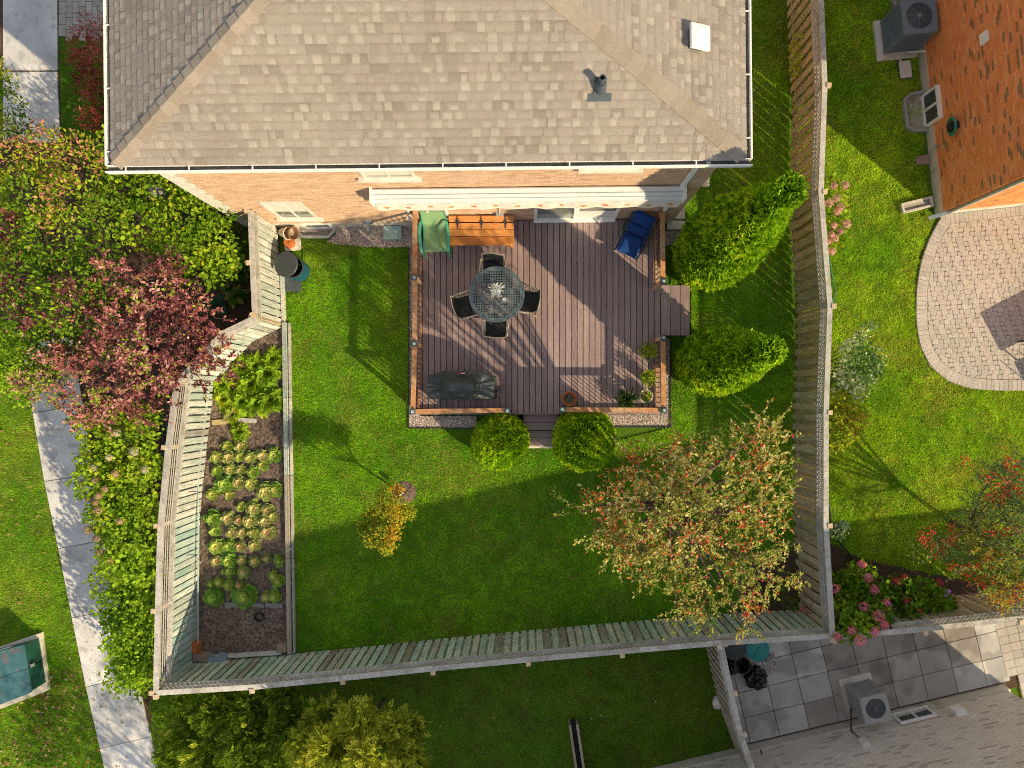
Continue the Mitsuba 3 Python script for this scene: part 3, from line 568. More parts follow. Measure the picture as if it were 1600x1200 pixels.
# gravel strips around the deck
GR = [[(638, 352), (653, 352), (653, 668), (745, 668), (745, 646), (640, 646)], [(638, 352), (656, 352), (656, 650), (745, 650), (745, 668), (639, 668)], [(925, 648), (1032, 648), (1032, 522), (1047, 530), (1047, 666), (930, 666)],
      [(524, 351), (640, 350), (640, 386), (585, 386), (520, 381), (512, 377), (526, 366)], [(1036, 361), (1062, 361), (1060, 380), (1036, 385)]]
GR = GR[1:]
GL = ['gravel strip left of and below the deck', 'gravel strip at the lower right corner of the deck', 'gravel bed under the peach brick wall left of the deck', 'small gravel patch behind the right deck railing']
def pebbles(key, region, dens, rr, label, z=.02, seed=0, bsdf='mat_gravel', flat=.6):
    g = np.random.default_rng(seed); x0, y0, x1, y1 = region.bounds; n = int((x1 - x0) * (y1 - y0) * dens)
    p = np.c_[g.uniform(x0, x1, n), g.uniform(y0, y1, n)]; p = p[shapely.contains_xy(region, p[:, 0], p[:, 1])]; n = len(p)
    base = np.array([[1, 0, 0], [.3, .95, 0], [-.8, .6, 0], [-.8, -.6, 0], [.3, -.95, 0], [.1, 0, 1]]); f = np.array([[0, 1, 5], [1, 2, 5], [2, 3, 5], [3, 4, 5], [4, 0, 5]])
    s = g.uniform(*rr, (n, 1, 1)); a = g.uniform(0, 6.28, n); ca, sa = np.cos(a)[:, None], np.sin(a)[:, None]
    b = np.broadcast_to(base, (n, 6, 3)) * s * (1 + g.normal(0, .18, (n, 6, 3))); b = b * [1, .8, flat]
    v = np.stack([b[..., 0] * ca - b[..., 1] * sa, b[..., 0] * sa + b[..., 1] * ca, b[..., 2]], -1) + np.c_[p, np.full(n, z)][:, None]
    m = MB(); m.add(v.reshape(-1, 3), (f[None] + (np.arange(n) * 6)[:, None, None]).reshape(-1, 3), np.repeat(np.c_[g.random(n), g.random(n)], 6, 0))
    put(key, m, bsdf, True); labels[key] = {'label': label, 'category': 'gravel', 'kind': 'stuff'}
for i, (gp, gl) in enumerate(zip(GR, GL)):
    rg = poly_px(gp).buffer(0); k = f'gravel_bed_{i:03d}' if i else 'gravel_bed'
    put(k, MB().sheet(rg if rg.geom_type == 'Polygon' else max(rg.geoms, key=lambda q: q.area), .012, (.4, .5)), 'mat_gravel_base', label='base of the ' + gl, category='gravel bed', kind='structure')
    pebbles('gravel' if i == 0 else f'gravel_{i:03d}', rg, 2400, (.012, .026), gl, seed=20 + i)
m = MB()
for a, b in (((639, 387), (639, 669)), ((639, 669), (746, 669))): m.beam([*P2(*a), .02], [*P2(*b), .02], .02, .08)
put('bed_edging', m, 'mat_black', label='thin black edging along the gravel left of the deck', category='edging')
m = MB()
for a, b in (((1047, 528), (1047, 667)), ((1047, 667), (928, 667))): m.beam([*P2(*a), .02], [*P2(*b), .02], .02, .08)
put('bed_edging_001', m, 'mat_black', label='thin black edging around the gravel at the lower right deck corner', category='edging')
b4 = np.array([[*P2(x, y), 0] for x, y in ((602, 375), (628, 374), (628, 355), (601, 356))])
t4 = b4 * .995 + [0, 0, .13]
lab('valve_box', 'square pale teal utility lid on the gravel left of the deck', 'utility box')
put('valve_box__body', MB().hexa(b4, b4 + [0, 0, .10]), 'mat_galv'); put('valve_box__lid', MB().prism(Polygon(b4[:, :2]).buffer(-.02).buffer(.03), .102, .13, (.5, .5)), 'mat_teal_lid')

# ------------------------------------------------------------------ fences
def fence(key, label, tops, h, pitch=.19, bw=.14, wood='mat_board_tan', cap='mat_cap', lat=.32, style='diag', front=1, gates=(), post='mat_board_tan', end='mat_post_end'):
    """tops: survey pixels of the top edge at the posts; the boards alternate on both sides of the rails."""
    lab(key, label, 'fence'); PT = [P2(x, y, h) for x, y in tops]; zb = h - lat - .06; woods = wood if isinstance(wood, list) else [wood] * (len(tops) - 1)
    for i, p in enumerate(PT):
        j = min(i, len(PT) - 2); d = unit(PT[j + 1] - PT[j]); nn = np.array([-d[1], d[0]]) * front
        q = p - nn * .05
        put(pk(key + '__post'), MB().box((*q, (h - .02) / 2), (.09, .09, h - .02), math.atan2(d[1], d[0])), post)
        put(pk(key + '__post_end'), MB().box((*(p - nn * .085), h - .01), (.10, .10, .07), math.atan2(d[1], d[0])), end)
    for i in range(len(PT) - 1):
        wood = woods[i]; a, b = PT[i], PT[i + 1]; d = unit(b - a); L = np.linalg.norm(b - a); nn = np.array([-d[1], d[0]]) * front; an = math.atan2(d[1], d[0])
        for z in (.28, zb - .12): put(pk(key + '__rail'), MB().beam([*(a + nn * .0), z], [*(b + nn * .0), z], .038, .085), wood)
        for side in (1, -1):
            n = max(1, int(round(L / pitch))); 
            for k in range(n):
                x = (k + .5 + (0 if side > 0 else .5)) * L / n
                if x > L - .03: continue
                c = a + d * (x + R(-.006, .006)) + nn * side * .029; zt = zb + (.0 if side > 0 else -.02)
                put(pk(key + '__board'), MB().box((*c, (zt + .05) / 2 + R(-.01, .01)), (bw * R(.96, 1.02), .018, zt - .05), an + R(-.004, .004), uv=(R(), R())), wood)
        put(pk(key + '__mid_rail'), MB().beam([*(a + nn * .02), zb + .02], [*(b + nn * .02), zb + .02], .09, .04), cap)
        m = MB()
        if style == 'diag':
            zl, zh = zb + .04, h - .04; hh = zh - zl; x = -hh; 
            while x < L:
                for s, off in ((1, .0), (-1, .009)):
                    xa, xb = (x, x + hh) if s > 0 else (x + hh, x)
                    za, zz = zl, zh
                    if xa < 0: za += -xa * 1.0; xa = 0
                    if xb > L: zz -= (xb - L); xb = L
                    if xa > L: za += (xa - L); xa = L
                    if xb < 0: zz -= -xb; xb = 0
                    if zz - za > .03: m.beam([*(a + d * xa + nn * off), za], [*(a + d * xb + nn * off), zz], .008, .035, up=[-d[0] * s, -d[1] * s, 1])
                x += .105
            if m.n: put(pk(key + '__lattice'), m, cap); labels[key + '__lattice'] = {'label': 'diagonal lattice panels above the boards'}
        else:
            for z in np.linspace(zb + .1, h - .09, 5): put(pk(key + '__slat'), MB().beam([*a, z], [*b, z], .012, .03), cap)
        put(pk(key + '__cap_rail'), MB().beam([*a, h - .018], [*b, h - .018], .115, .036), cap)
FE = [(1280, -40), (1288, 133), (1296, 478), (1291, 645), (1291, 822), (1300, 992)]
FE = [(1277, -150), (1289, 133), (1283, 300), (1297, 478), (1291, 645), (1291, 822), (1301, 992)]
fence('side_fence', 'long tan board fence with lattice top and pale cap rail between the two yards', FE, 1.9, .26, .14, 'mat_board_tan', front=-1)
FD = [(243, 1083), (393, 1074), (535, 1060), (676, 1045), (825, 1031), (972, 1018), (1124, 1005), (1300, 994)]
fence('rear_fence', 'weathered greenish board fence with lattice top across the rear of the yard', FD, 1.9, .19, .14, 'mat_board_teal', front=1)
pr('mat_board_green', wood_fn([(.34, .38, .34), (.50, .56, .51), (.38, .48, .44), (.56, .60, .55)], amt=.5, stain=(.26, .42, .38), stain_amt=.8), .85, .2)
FC = [(275, 600), (262, 700), (250, 822), (246, 955), (243, 1083)]
fence('garden_fence', 'pale weathered fence with slatted top left of the vegetable bed', FC, 1.9, .17, .138, ['mat_board_pale', 'mat_board_pale', 'mat_board_green', 'mat_board_green'], lat=.5, style='horiz', front=1)
FB = [(397, 497), (345, 522), (275, 600)]
fence('corner_fence', 'pale board fence turning the corner above the vegetable bed', FB, 1.8, .17, .14, 'mat_board_pale', lat=.3, style='horiz', front=1)
FA = [(391, 328), (394, 410), (398, 496)]
fence('gate_fence', 'pale board fence beside the hostas at the house corner', FA, 1.7, .17, .14, 'mat_board_pale', lat=.2, style='horiz', front=1)
FF = [(1303, 996), (1445, 983), (1595, 966), (1760, 948)]
fence('neighbour_fence', 'dark board fence behind the pink hydrangeas with lattice top', FF, 1.85, .21, .14, 'mat_board_dark', front=1)
FG = [(1127, 1008), (1143, 1085), (1158, 1150), (1185, 1225)]
fence('divider_fence', 'short grey fence between the lower lawn and the flagstones', FG, 1.75, .2, .11, 'mat_board_dark', lat=.22, style='horiz', front=-1)

# low timber kerb and netting of the vegetable bed
lab('garden_edging', 'timber kerb with low green netting along the right side of the vegetable bed', 'garden edging')
for i, (a, b) in enumerate(((505, 620), (621, 742), (743, 870), (871, 1018))):
    xa, xb = 444 + (a - 505) * .016, 444 + (b - 505) * .016
    put(pk('garden_edging__timber'), MB().beam([*P2(xa + 3, a), .08], [*P2(xb + 3, b), .08], .10, .17), 'mat_board_pale' if i < 2 else 'mat_board_dark')
    put(pk('garden_edging__timber'), MB().beam([*P2(xa + 9.5, a), .05], [*P2(xb + 9.5, b), .05], .045, .13), 'mat_cap')
for y in (547, 573, 614, 655, 699, 741, 777, 803, 857, 883, 910, 948, 990, 1022):
    x = 441 + (y - 505) * .018
    put(pk('garden_edging__stake'), MB().tube([[*P2(x + 13, y - 3), .20], [*P2(x, y + 4, .5), .5]], .007, 5), 'mat_cyan')
m = MB()
for z in np.arange(.12, .52, .055): m.tube([P(446.5 + 0, 520, z), P(453, 1018, z)], .0022, 3)
for y in np.arange(520, 1018, 4.5): m.beam(P(446.5 + (y - 520) * .013, y, .1), P(446.5 + (y - 520) * .013, y, .5), .0035, .0035)
put('garden_edging__netting', m, 'mat_green_wire'); labels['garden_edging__netting'] = {'label': 'low green plastic netting', 'kind': 'stuff'}
lab('climbing_net', 'green trellis netting with poles hung on the pale garden fence', 'trellis netting')
m = MB(); bx = lambda y, z: P(301 - (y - 620) * .0, y, 0) + [0, 0, z]
for z in np.arange(.2, 1.5, .16): m.tube([bx(618, z) + [.02, 0, 0], bx(1000, z) + [.02, 0, 0]], .003, 3)
for y in np.arange(620, 1000, 14): m.beam(bx(y, .1) + [.02, 0, 0], bx(y + R(-3, 3), 1.45) + [.02, 0, 0], .004, .004)
put('climbing_net__mesh', m, 'mat_green_wire'); labels['climbing_net__mesh'] = {'label': 'fine green netting', 'kind': 'stuff'}
put('climbing_net__pole', MB().tube([P(308.5, 610, .3), P(310, 780, .33), P(309, 1005, .3)], .016, 6), 'mat_teal_lid')
for y, ln in ((693, 12), (773, 15), (878, 15)): put(pk('climbing_net__stake'), MB().tube([P(300, y + 4, .9), P(300 + ln, y, .3)], .009, 5), 'mat_white_dirty')
m = MB().beam(P(304, 600, .09), P(304, 1018, .09), .07, .16).beam(P(310, 600, .04), P(310, 1018, .04), .04, .1)
put('garden_kerb', m, 'mat_board_tan', label='timber kerb at the foot of the pale garden fence', category='garden edging')
put('garden_kerb_001', MB().beam(P(312, 1027, .09), P(440, 1019, .09), .07, .18), 'mat_board_pale', label='timber kerb at the lower end of the vegetable bed', category='garden edging')
for i, (x0, y0, x1, y1, mt, lb) in enumerate(((351, 941, 377, 950, 'mat_block_grey', 'grey paver edging the soil below the largest lettuces'), (384, 942, 412, 949, 'mat_block_grey', 'grey paver in the middle of the row under the lettuces'), (414, 942, 441, 950, 'mat_block_grey', 'grey paver at the right end of the row under the lettuces'),
        (298, 1004, 307, 1022, 'mat_terracotta', 'red brick with holes standing at the lower left corner of the bed'), (290, 1024, 312, 1036, 'mat_block_pink', 'pink paver block at the bed corner, lower one'), (301, 1023, 324, 1034, 'mat_block_pink', 'pink paver block at the bed corner, upper one'),
        (320, 1026, 337, 1036, 'mat_block_blue', 'blue grey block in the bed corner, left of two'), (338, 1024, 353, 1034, 'mat_block_blue', 'blue grey block in the bed corner, right of two'), (432, 1007, 447, 1020, 'mat_block_pink', 'pale pink paver block at the lower right bed corner'),
        (331, 655, 357, 664, 'mat_yellow_wood', 'short board lying under the leafy greens, left end'), (372, 653, 400, 661, 'mat_cap', 'short grey board lying under the leafy greens'))):
    z = (.10, .10, .10, .3, .22, .30, .26, .26, .2, .07, .07)[i]
    b = poly_px([(x0, y0), (x1, y0 + 1), (x1, y1), (x0, y1 - 1)], z)
    b = shapely.affinity.rotate(b, R(-7, 7)).buffer(-.012).buffer(.012, quad_segs=2)
    put(nk('paver_block') if i not in (9, 10) else nk('loose_board'), MB().prism(b, .0, z), mt, label=lb, category='brick' if i == 3 else 'board' if i > 8 else 'paver')
lab('sunken_pot', 'dark round plastic pot sunk in the bare soil', 'pot'); put('sunken_pot__rim', MB().lathe([(.085, .0), (.10, .09), (.115, .09), (.105, .02), (.07, -.0)], P(406, 963, .03), 20), 'mat_black', 40)

# ------------------------------------------------------------------ orange brick house on the right
AO = math.radians(6.2); u1 = np.array([-math.sin(AO), math.cos(AO)]); u2 = np.array([math.cos(AO), math.sin(AO)]); C1 = np.array([10.15, 4.50])
def ol(a, b, z=None):                              # a along the west wall (north), b along the south wall (east)
    q = C1 + u1 * a + u2 * b
    return q if z is None else np.array([*q, z])
def obox(mb, a0, a1, b0, b1, z0, z1, uv=None):
    q = [ol(a0, b0), ol(a0, b1), ol(a1, b1), ol(a1, b0)]
    return mb.hexa(np.array([[*p, z0] for p in q]), np.array([[*p, z1] for p in q]), uv)
lab('brick_house', 'orange brick house beside the curved paver patio', 'house')
put('brick_house__wall', obox(MB(), .0, 11, .0, 9, .28, 5.3, (.5, .5)), 'mat_mortar_dark')
put('brick_house__foundation', obox(MB(), -.03, 11, -.03, 9, -.2, .28, (.5, .5)), 'mat_foundation')
def tone_o(g, a, z): return .02 if g.random() < .10 else g.uniform(.2, 1)
bricks(ol(9.5, 0), -u1, 9.5, .28, 5.2, 'brick_house__wall__brick', 'mat_brick_orange', [], -u2, tone_o, 11)
bricks(ol(0, 0), u2, 7.5, .28, 5.2, 'brick_house__wall__brick_001', 'mat_brick_orange', [], -u1, tone_o, 12)
q = [ol(-.4, -.4), ol(-.4, 9.4), ol(11.4, 9.4), ol(11.4, -.4)]; t = [ol(4.4, 4.4), ol(4.4, 4.6), ol(6.6, 4.6), ol(6.6, 4.4)]
put('brick_house__roof', MB().hexa(np.array([[*p, 5.3] for p in q]), np.array([[*p, 7.9] for p in t]), (.3, .5)), 'mat_shingle')
m = MB()
for a0, a1, b0, b1 in ((-.5, -.4, -.5, 9.5), (-.4, 11.4, -.5, -.4)): obox(m, a0, a1, b0, b1, 5.2, 5.33, (.5, .5))
put('brick_house__gutter', m, 'mat_white')
put('brick_house__downspout', MB().beam(ol(-.05, .12, 5.2), ol(-.05, .12, .3), .08, .06, up=[*u1, 0], uv=(.5, .5)).beam(ol(-.05, .12, .34), ol(-.10, -.28, .12), .08, .06, uv=(.5, .5)), 'mat_galv')
put('brick_house__wall_vent', obox(MB(), 3.05, 3.28, -.05, 0, 2.25, 2.5, (.5, .5)), 'mat_white')
put('brick_house__faucet', MB().tube([ol(1.55, .0, .42), ol(1.55, -.12, .42), ol(1.55, -.14, .34)], .018, 6).box(ol(1.55, -.1, .46), (.09, .02, .02), AO), 'mat_galv')
put('brick_house__wall_pipe', MB().tube([ol(5.9, -.02, 1.3), ol(5.9, -.12, 1.25)], .02, 6).tube([ol(4.9, -.02, 1.2), ol(4.9, -.1, 1.17)], .02, 6), 'mat_white_dirty')
lab('hose_reel', 'dark green hose holder with coiled hose on the orange brick wall', 'hose reel')
m = MB(); o = ol(1.75, -.09, 1.15)
for r_, dz in ((.14, .0), (.17, .03), (.12, -.03), (.15, .05)):
    g = np.linspace(0, 2 * np.pi, 25); m.tube([o + np.array([*(u1 * math.cos(a) * r_ * 1.2), 0]) + [0, 0, math.sin(a) * r_] + np.array([*(-u2), 0]) * (.03 + dz * .6) for a in g], .014, 5)
put('hose_reel__hose', m, 'mat_green_wire')
put('hose_reel__bracket', MB().box(o + np.array([*(-u2), 0]) * .02, (.16, .16, .22), AO), 'mat_black')
def well(key, lb, a0, a1, dep=.55):
    lab(key, lb, 'window well')
    q = [ol(a0, -.03), ol(a0 + .03, -dep * .7), ol(a0 + .14, -dep), ol(a1 - .14, -dep), ol(a1 - .03, -dep * .7), ol(a1, -.03)]
    put(key + '__rim', MB().prism(LineString([tuple(p) for p in q]).buffer(.03, cap_style='flat'), -.02, .13, (.5, .5)), 'mat_galv')
    put(key + '__gravel', MB().sheet(Polygon([tuple(p) for p in q]), .018, (.5, .5)), 'mat_gravel_base')
    k = pk('brick_house__basement_window')
    put(k, obox(MB(), a0 + .12, a1 - .12, -.06, .1, .07, .62, (.2, .5)), 'mat_glass')
    m = MB()
    for x0, x1, z0, z1 in ((a0 + .08, a1 - .08, .62, .67), (a0 + .08, a1 - .08, .025, .07), (a0 + .08, a0 + .13, .07, .62), (a1 - .13, a1 - .08, .07, .62), ((a0 + a1) / 2 - .025, (a0 + a1) / 2 + .025, .07, .62)): obox(m, x0, x1, -.10, .1, z0, z1, (.5, .5))
    put(k + '__frame', m, 'mat_white')
well('brick_window_well', 'curved metal window well at the orange brick wall below the air conditioner', 2.05, 3.0)
well('brick_window_well_001', 'metal window well at the orange brick wall above the air conditioner', 5.05, 6.1)
def louvre_unit(key, label, c, size, h, a, mats, top_dark=True, pad=None):
    lab(key, label, 'air conditioner'); body, dark, guard = mats; x, y = c[:2]; z0 = c[2]
    rect = rpoly(x, y, size - .05, size - .05, a, .05); outer = rpoly(x, y, size, size, a, .07)
    put(key + '__coil', MB().prism(rect, z0, z0 + h - .06, (.5, .5)), dark)
    n = int(h / .035)
    for i in range(n): put(pk(key + '__louvre'), MB().prism(outer.difference(rect.buffer(-.015)), z0 + .03 + i * (h - .1) / n, z0 + .043 + i * (h - .1) / n, (.5, .5)), body)
    for sx in (-1, 1):
        for sy in (-1, 1):
            q = rotz(a) @ np.array([sx * (size / 2 - .035), sy * (size / 2 - .035), 0]); put(pk(key + '__corner_post'), MB().box((x + q[0], y + q[1], z0 + h / 2 - .02), (.085, .085, h - .05), a, uv=(.5, .5)), body)
    hole = Point(x, y).buffer(size * .385, quad_segs=10)
    put(key + '__top_panel', MB().prism(rpoly(x, y, size + .02, size + .02, a, .09).difference(hole), z0 + h - .055, z0 + h, (.5, .5)), body)
    m = MB()
    for r_ in np.arange(.06, size * .385, .022): m.tube([[x + r_ * math.cos(t), y + r_ * math.sin(t), z0 + h + .004 - .015 * (r_ / size)] for t in np.linspace(0, 2 * np.pi, 21)], .0022, 3)
    for t in np.arange(8) * np.pi / 4: m.tube([[x + .04 * math.cos(t), y + .04 * math.sin(t), z0 + h + .006], [x + size * .4 * math.cos(t), y + size * .4 * math.sin(t), z0 + h - .004]], .004, 4)
    m.lathe([(.06, 0), (.06, .012), (.0, .014)], (x, y, z0 + h), 14)
    put(key + '__fan_guard', m, guard)
    m = MB(); m.lathe([(.07, 0), (.07, .06), (.0, .07)], (x, y, z0 + h - .16), 14)
    for t in np.arange(3) * 2 * np.pi / 3 + .5:
        e = lambda r_, dt, dz: [x + r_ * math.cos(t + dt), y + r_ * math.sin(t + dt), z0 + h - .14 + dz]
        R_ = size * .35; m.add([e(.06, -.3, .02), e(R_, -.42, .035), e(R_, .25, -.03), e(.06, .4, -.02)], [[0, 1, 2, 3]], (.5, .5))
    put(key + '__fan', m, guard if not top_dark else dark)
    put(key + '__well', MB().lathe([(0, 0), (size * .385, 0), (size * .385, .2)], (x, y, z0 + h - .26), 20, (.5, .5)), 'mat_black' if top_dark else dark)
    if pad: put(key + '__pad', MB().prism(rpoly(x + pad[1], y + pad[2], pad[0], pad[0], a, .01), -.05, z0, (.8, .5)), 'mat_foundation')
o = ol(4.42, -.53)
louvre_unit('air_conditioner', 'blue grey air conditioner with white fan blade beside the orange brick wall', (*o, .09), .80, .95, AO, ('mat_ac_blue', 'mat_ac_blue_dark', 'mat_ac_blue'), False, (.98, -.06, -.06))
put('air_conditioner__fan_blade', MB().box((o[0] - .13, o[1] + .08, .93), (.2, .13, .012), -.6), 'mat_white')
put('air_conditioner__line', MB().tube([[*(o + [.2, -.42]), .14], [*ol(3.9, -.02), .3]], .025, 6).tube([[*(o + [-.02, -.47]), .13], [*(o + [.1, -.62]), .05]], .02, 6), 'mat_white_dirty')
q = [P2(x, y) for x, y in ((1402, 98), (1420, 96), (1423, 122), (1405, 124))]
lab('drain_lid', 'pale grey utility lid in the grass below the air conditioner', 'utility box'); put('drain_lid__lid', MB().prism(Polygon(q).buffer(-.03).buffer(.03), -.02, .07, (.6, .5)), 'mat_white_dirty'); put('drain_lid__frame', MB().prism(Polygon(q).buffer(.02), -.02, .05, (.4, .5)), 'mat_bin_lid')
lab('splash_block', 'grey concrete splash block under the orange house downspout', 'splash block')
b = poly_px([(1404, 320), (1452, 308), (1455, 324), (1408, 335)])
put('splash_block__trough', MB().prism(b.buffer(-.05), -.02, .06, (.2, .5)), 'mat_flag'); put('splash_block__rim', MB().prism(b.difference(b.buffer(-.05)), -.02, .12, (.5, .5)), 'mat_foundation')
put('stepping_stone', MB().prism(poly_px([(1428, 247), (1447, 243), (1450, 257), (1430, 259)]).buffer(-.02).buffer(.02), -.02, .09, (.6, .4)), 'mat_block_pink', label='pinkish stone under the faucet of the orange brick wall', category='stone')

# ------------------------------------------------------------------ curved paver patio on the right
EDGE = [(1470, 340), (1462, 352), (1448, 380), (1438, 410), (1431, 450), (1430, 500), (1436, 540), (1452, 572), (1480, 595), (1515, 607), (1560, 610), (1640, 610), (1720, 610), (1720, 322)]
ring = poly_px(EDGE); e = np.array(ring.exterior.coords)
sm = poly_px(EDGE)
pr('mat_sand', lambda p, n, uv: C3(.34, .295, .245) * (.7 + .6 * fbm(p.x * 40, p.y * 40, 0, octaves=2)), .95, .1)
put('patio', MB().sheet(sm.buffer(.01), .036, (.5, .5)), 'mat_sand', label='curved patio of tumbled tan pavers beside the orange house', category='patio', kind='structure')
line = LineString([P2(*p) for p in EDGE[:12]]); line = LineString(np.array(line.simplify(0).segmentize(.05).coords))
pts = np.array([line.interpolate(t).coords[0] for t in np.arange(0, line.length, .05)])
for _ in range(12): pts[1:-1] = (pts[:-2] + 2 * pts[1:-1] + pts[2:]) / 4
line = LineString(pts); sol = .255; t = 0.0
while t < line.length - .1:
    w = R(.095, .115); a, b = np.array(line.interpolate(t).coords[0]), np.array(line.interpolate(min(t + w - .007, line.length)).coords[0])
    d = unit(b - a); nn = np.array([-d[1], d[0]])
    put(pk('patio__border_paver'), MB().prism(Polygon([a, b, b + nn * sol, a + nn * sol]).buffer(-.004).buffer(.003), -.02, .055 + R(-.003, .003), (R(), R())), 'mat_paver'); t += w
inner = Polygon(list(pts) + [P2(*EDGE[12]), P2(*EDGE[13])]).buffer(0)
inner = inner.difference(LineString(pts).buffer(sol + .012)).buffer(0)
# header course along the house
hd = MB()
for i in range(46):
    a = .055 + i * .115; q = [ol(-.04, a), ol(-.26, a), ol(-.26, a + .108), ol(-.04, a + .108)]
    put(pk('patio__border_paver'), MB().prism(Polygon(q), -.02, .052 + R(-.003, .003), (R(), R())), 'mat_paver')
inner = inner.difference(Polygon([ol(-.268, -1), ol(-.268, 9), ol(1, 9), ol(1, -1)]))
inner = inner if inner.geom_type == 'Polygon' else max(inner.geoms, key=lambda g: g.area)
cand = []; ay = math.radians(3)
for j in range(-40, 60):
    y = j * .118; x = 8.5 + (j % 3) * .055 + R(0, .05); k = 0
    while x < 14.6:
        big = (k + j) % 2 == 0; w = .165 if big else .105; hgt = .145 if big else .092
        c = rotz(ay)[:2, :2] @ np.array([x + w / 2, y])
        cand.append((c, w, hgt, big)); x += w + .002; k += 1
stuff = MB(); cnt = 0; pieces = []
for c, w, hg, big in cand:
    if abs(c[0] - 11.5) > 3.2: continue
    q = rpoly(c[0], c[1], w - .007, hg - .004, ay + R(-.05, .05), .034 if big else .012, 1).intersection(inner)
    if q.is_empty or q.geom_type != 'Polygon' or q.area < .003: continue
    pieces.append(q)
pieces.sort(key=lambda q: q.centroid.x)
for i, q in enumerate(pieces):
    z = .05 + R(-.004, .004); uv = (R(), R()); s = q.simplify(.002)
    if i < 300: put(pk('patio__paver'), MB().prism(s, 0, z, uv), 'mat_paver')
    else: stuff.prism(s, 0, z, uv)
if stuff.n: put('patio__paver_field', stuff, 'mat_paver'); labels['patio__paver_field'] = {'label': 'tumbled tan pavers', 'kind': 'stuff'}
lab('patio_table', 'square patio table at the right edge of the paver patio', 'table')
ta = math.atan2(2.128 - 1.214, 11.115 - 11.59); tc = np.array([12.03, 1.38]); ex = np.array([math.cos(ta - math.pi / 2), math.sin(ta - math.pi / 2)]); ey = np.array([ex[1], -ex[0]])
q = [tc, tc + ex * 1.5, tc + ex * 1.5 + ey * 1.03, tc + ey * 1.03]; pq = Polygon(q)
put('patio_table__top', MB().prism(pq.buffer(-.04).buffer(.04), .70, .74, (.5, .5)), 'mat_slate')
for i, o in enumerate(np.array(pq.buffer(-.06, join_style='mitre').exterior.coords)[:4]): put(pk('patio_table__leg'), MB().tube([[*o, .7], [*o, .05]], .025, 8), 'mat_slate')
lab('patio_chair', 'metal patio chair standing by the square table on the paver patio', 'chair')
cc = tc + ex * .25 + ey * 1.25
m = MB()
for sx in (-.25, .25):
    for sy in (-.2, .25): o = cc + ex * sx + ey * sy; m.tube([[*o, .05], [*o, .43 if sy < 0 else .9]], .013, 6)
put('patio_chair__frame', m, 'mat_slate'); put('patio_chair__seat', MB().prism(Polygon([cc + ex * a + ey * b for a, b in ((-.26, -.22), (.26, -.22), (.26, .25), (-.26, .25))]), .42, .44), 'mat_sling')

# ------------------------------------------------------------------ grey brick house at the bottom right, flagstones
C2 = np.array([11.72, -7.13]); w1 = unit(np.array([-8.4, -2.01])); w2 = np.array([-w1[1], w1[0]])    # w1 along the wall to the left, w2 away from the yard
AW = math.atan2(-w1[1], -w1[0])
def gl(a, b, z=None):
    q = C2 + w1 * a + w2 * b
    return q if z is None else np.array([*q, z])
def gbox(mb, a0, a1, b0, b1, z0, z1, uv=None):
    q = [gl(a1, b1), gl(a0, b1), gl(a0, b0), gl(a1, b0)]
    if np.cross(q[1] - q[0], q[2] - q[1]) < 0: q = q[::-1]
    return mb.hexa(np.array([[*p, z0] for p in q]), np.array([[*p, z1] for p in q]), uv)
LG = 11.2
lab('grey_house', 'grey beige brick house behind the flagstone path', 'house')
put('grey_house__wall', gbox(MB(), 0, LG, 0, 9, .3, 5.7, (.5, .5)), 'mat_mortar_dark'); put('grey_house__foundation', gbox(MB(), -.05, LG + .05, -.05, 9, -.2, .3, (.5, .5)), 'mat_foundation')
def tone_g(g, a, z): return .0 if g.random() < .08 else g.uniform(.2, 1)
bricks(gl(LG, 0), -w1, LG, .3, 5.6, 'grey_house__wall__brick', 'mat_brick_grey', [(LG - 2.87, LG - 1.95, .0, .66)], -w2, tone_g, 21)
bricks(gl(0, 0), w2, 5, .3, 5.6, 'grey_house__wall__brick_001', 'mat_brick_grey', [], -w1, tone_g, 22)
q = [gl(LG + .4, -.4), gl(-.4, -.4), gl(-.4, 9.4), gl(LG + .4, 9.4)]; t = [gl(LG - 4.2, 4.4), gl(4.2, 4.4), gl(4.2, 4.6), gl(LG - 4.2, 4.6)]
if np.cross(q[1] - q[0], q[2] - q[1]) < 0: q, t = q[::-1], t[::-1]
put('grey_house__roof', MB().hexa(np.array([[*p, 5.75] for p in q]), np.array([[*p, 8.3] for p in t]), (.3, .5)), 'mat_shingle')
put('grey_house__basement_window', gbox(MB(), 2.02, 2.80, -.02, .05, .24, .58, (.2, .5)), 'mat_glass')
m = MB()
for a, b, c, d in ((1.97, 2.85, .58, .62), (1.95, 2.87, .15, .24), (1.97, 2.02, .24, .58), (2.80, 2.85, .24, .58), (2.39, 2.43, .24, .58)): gbox(m, a, b, -.06, .02, c, d, (.5, .5))
put('grey_house__basement_window__frame', m, 'mat_white')
put('grey_house__dryer_vent', gbox(MB(), 1.38, 1.62, -.12, 0, .55, .83, (.5, .5)), 'mat_white'); put('grey_house__electrical_box', gbox(MB(), 3.88, 4.06, -.12, 0, .95, 1.2, (.5, .5)), 'mat_white_dirty')
put('grey_house__hose_bib', MB().tube([gl(6.2, 0, .45), gl(6.2, -.1, .45)], .02, 6), 'mat_copper')
put('flagstone_path', MB().sheet(poly_px([(1128, 1000), (1250, 975), (1620, 955), (1700, 1040), (1565, 1080), (1185, 1200), (1170, 1160)]), -.004, (.5, .5)), 'mat_mulch', label='path of square concrete flagstones along the grey brick house', category='path', kind='structure')
fx, fy = P2(1215, 1150) @ -w1, 0
clip = poly_px([(1138, 1010), (1300, 995), (1446, 983), (1548, 972), (1562, 1072), (1200, 1160), (1180, 1185), (1165, 1140)]).buffer(.25).difference(Polygon([gl(-1, -.06), gl(14, -.06), gl(14, 3), gl(-1, 3)]))
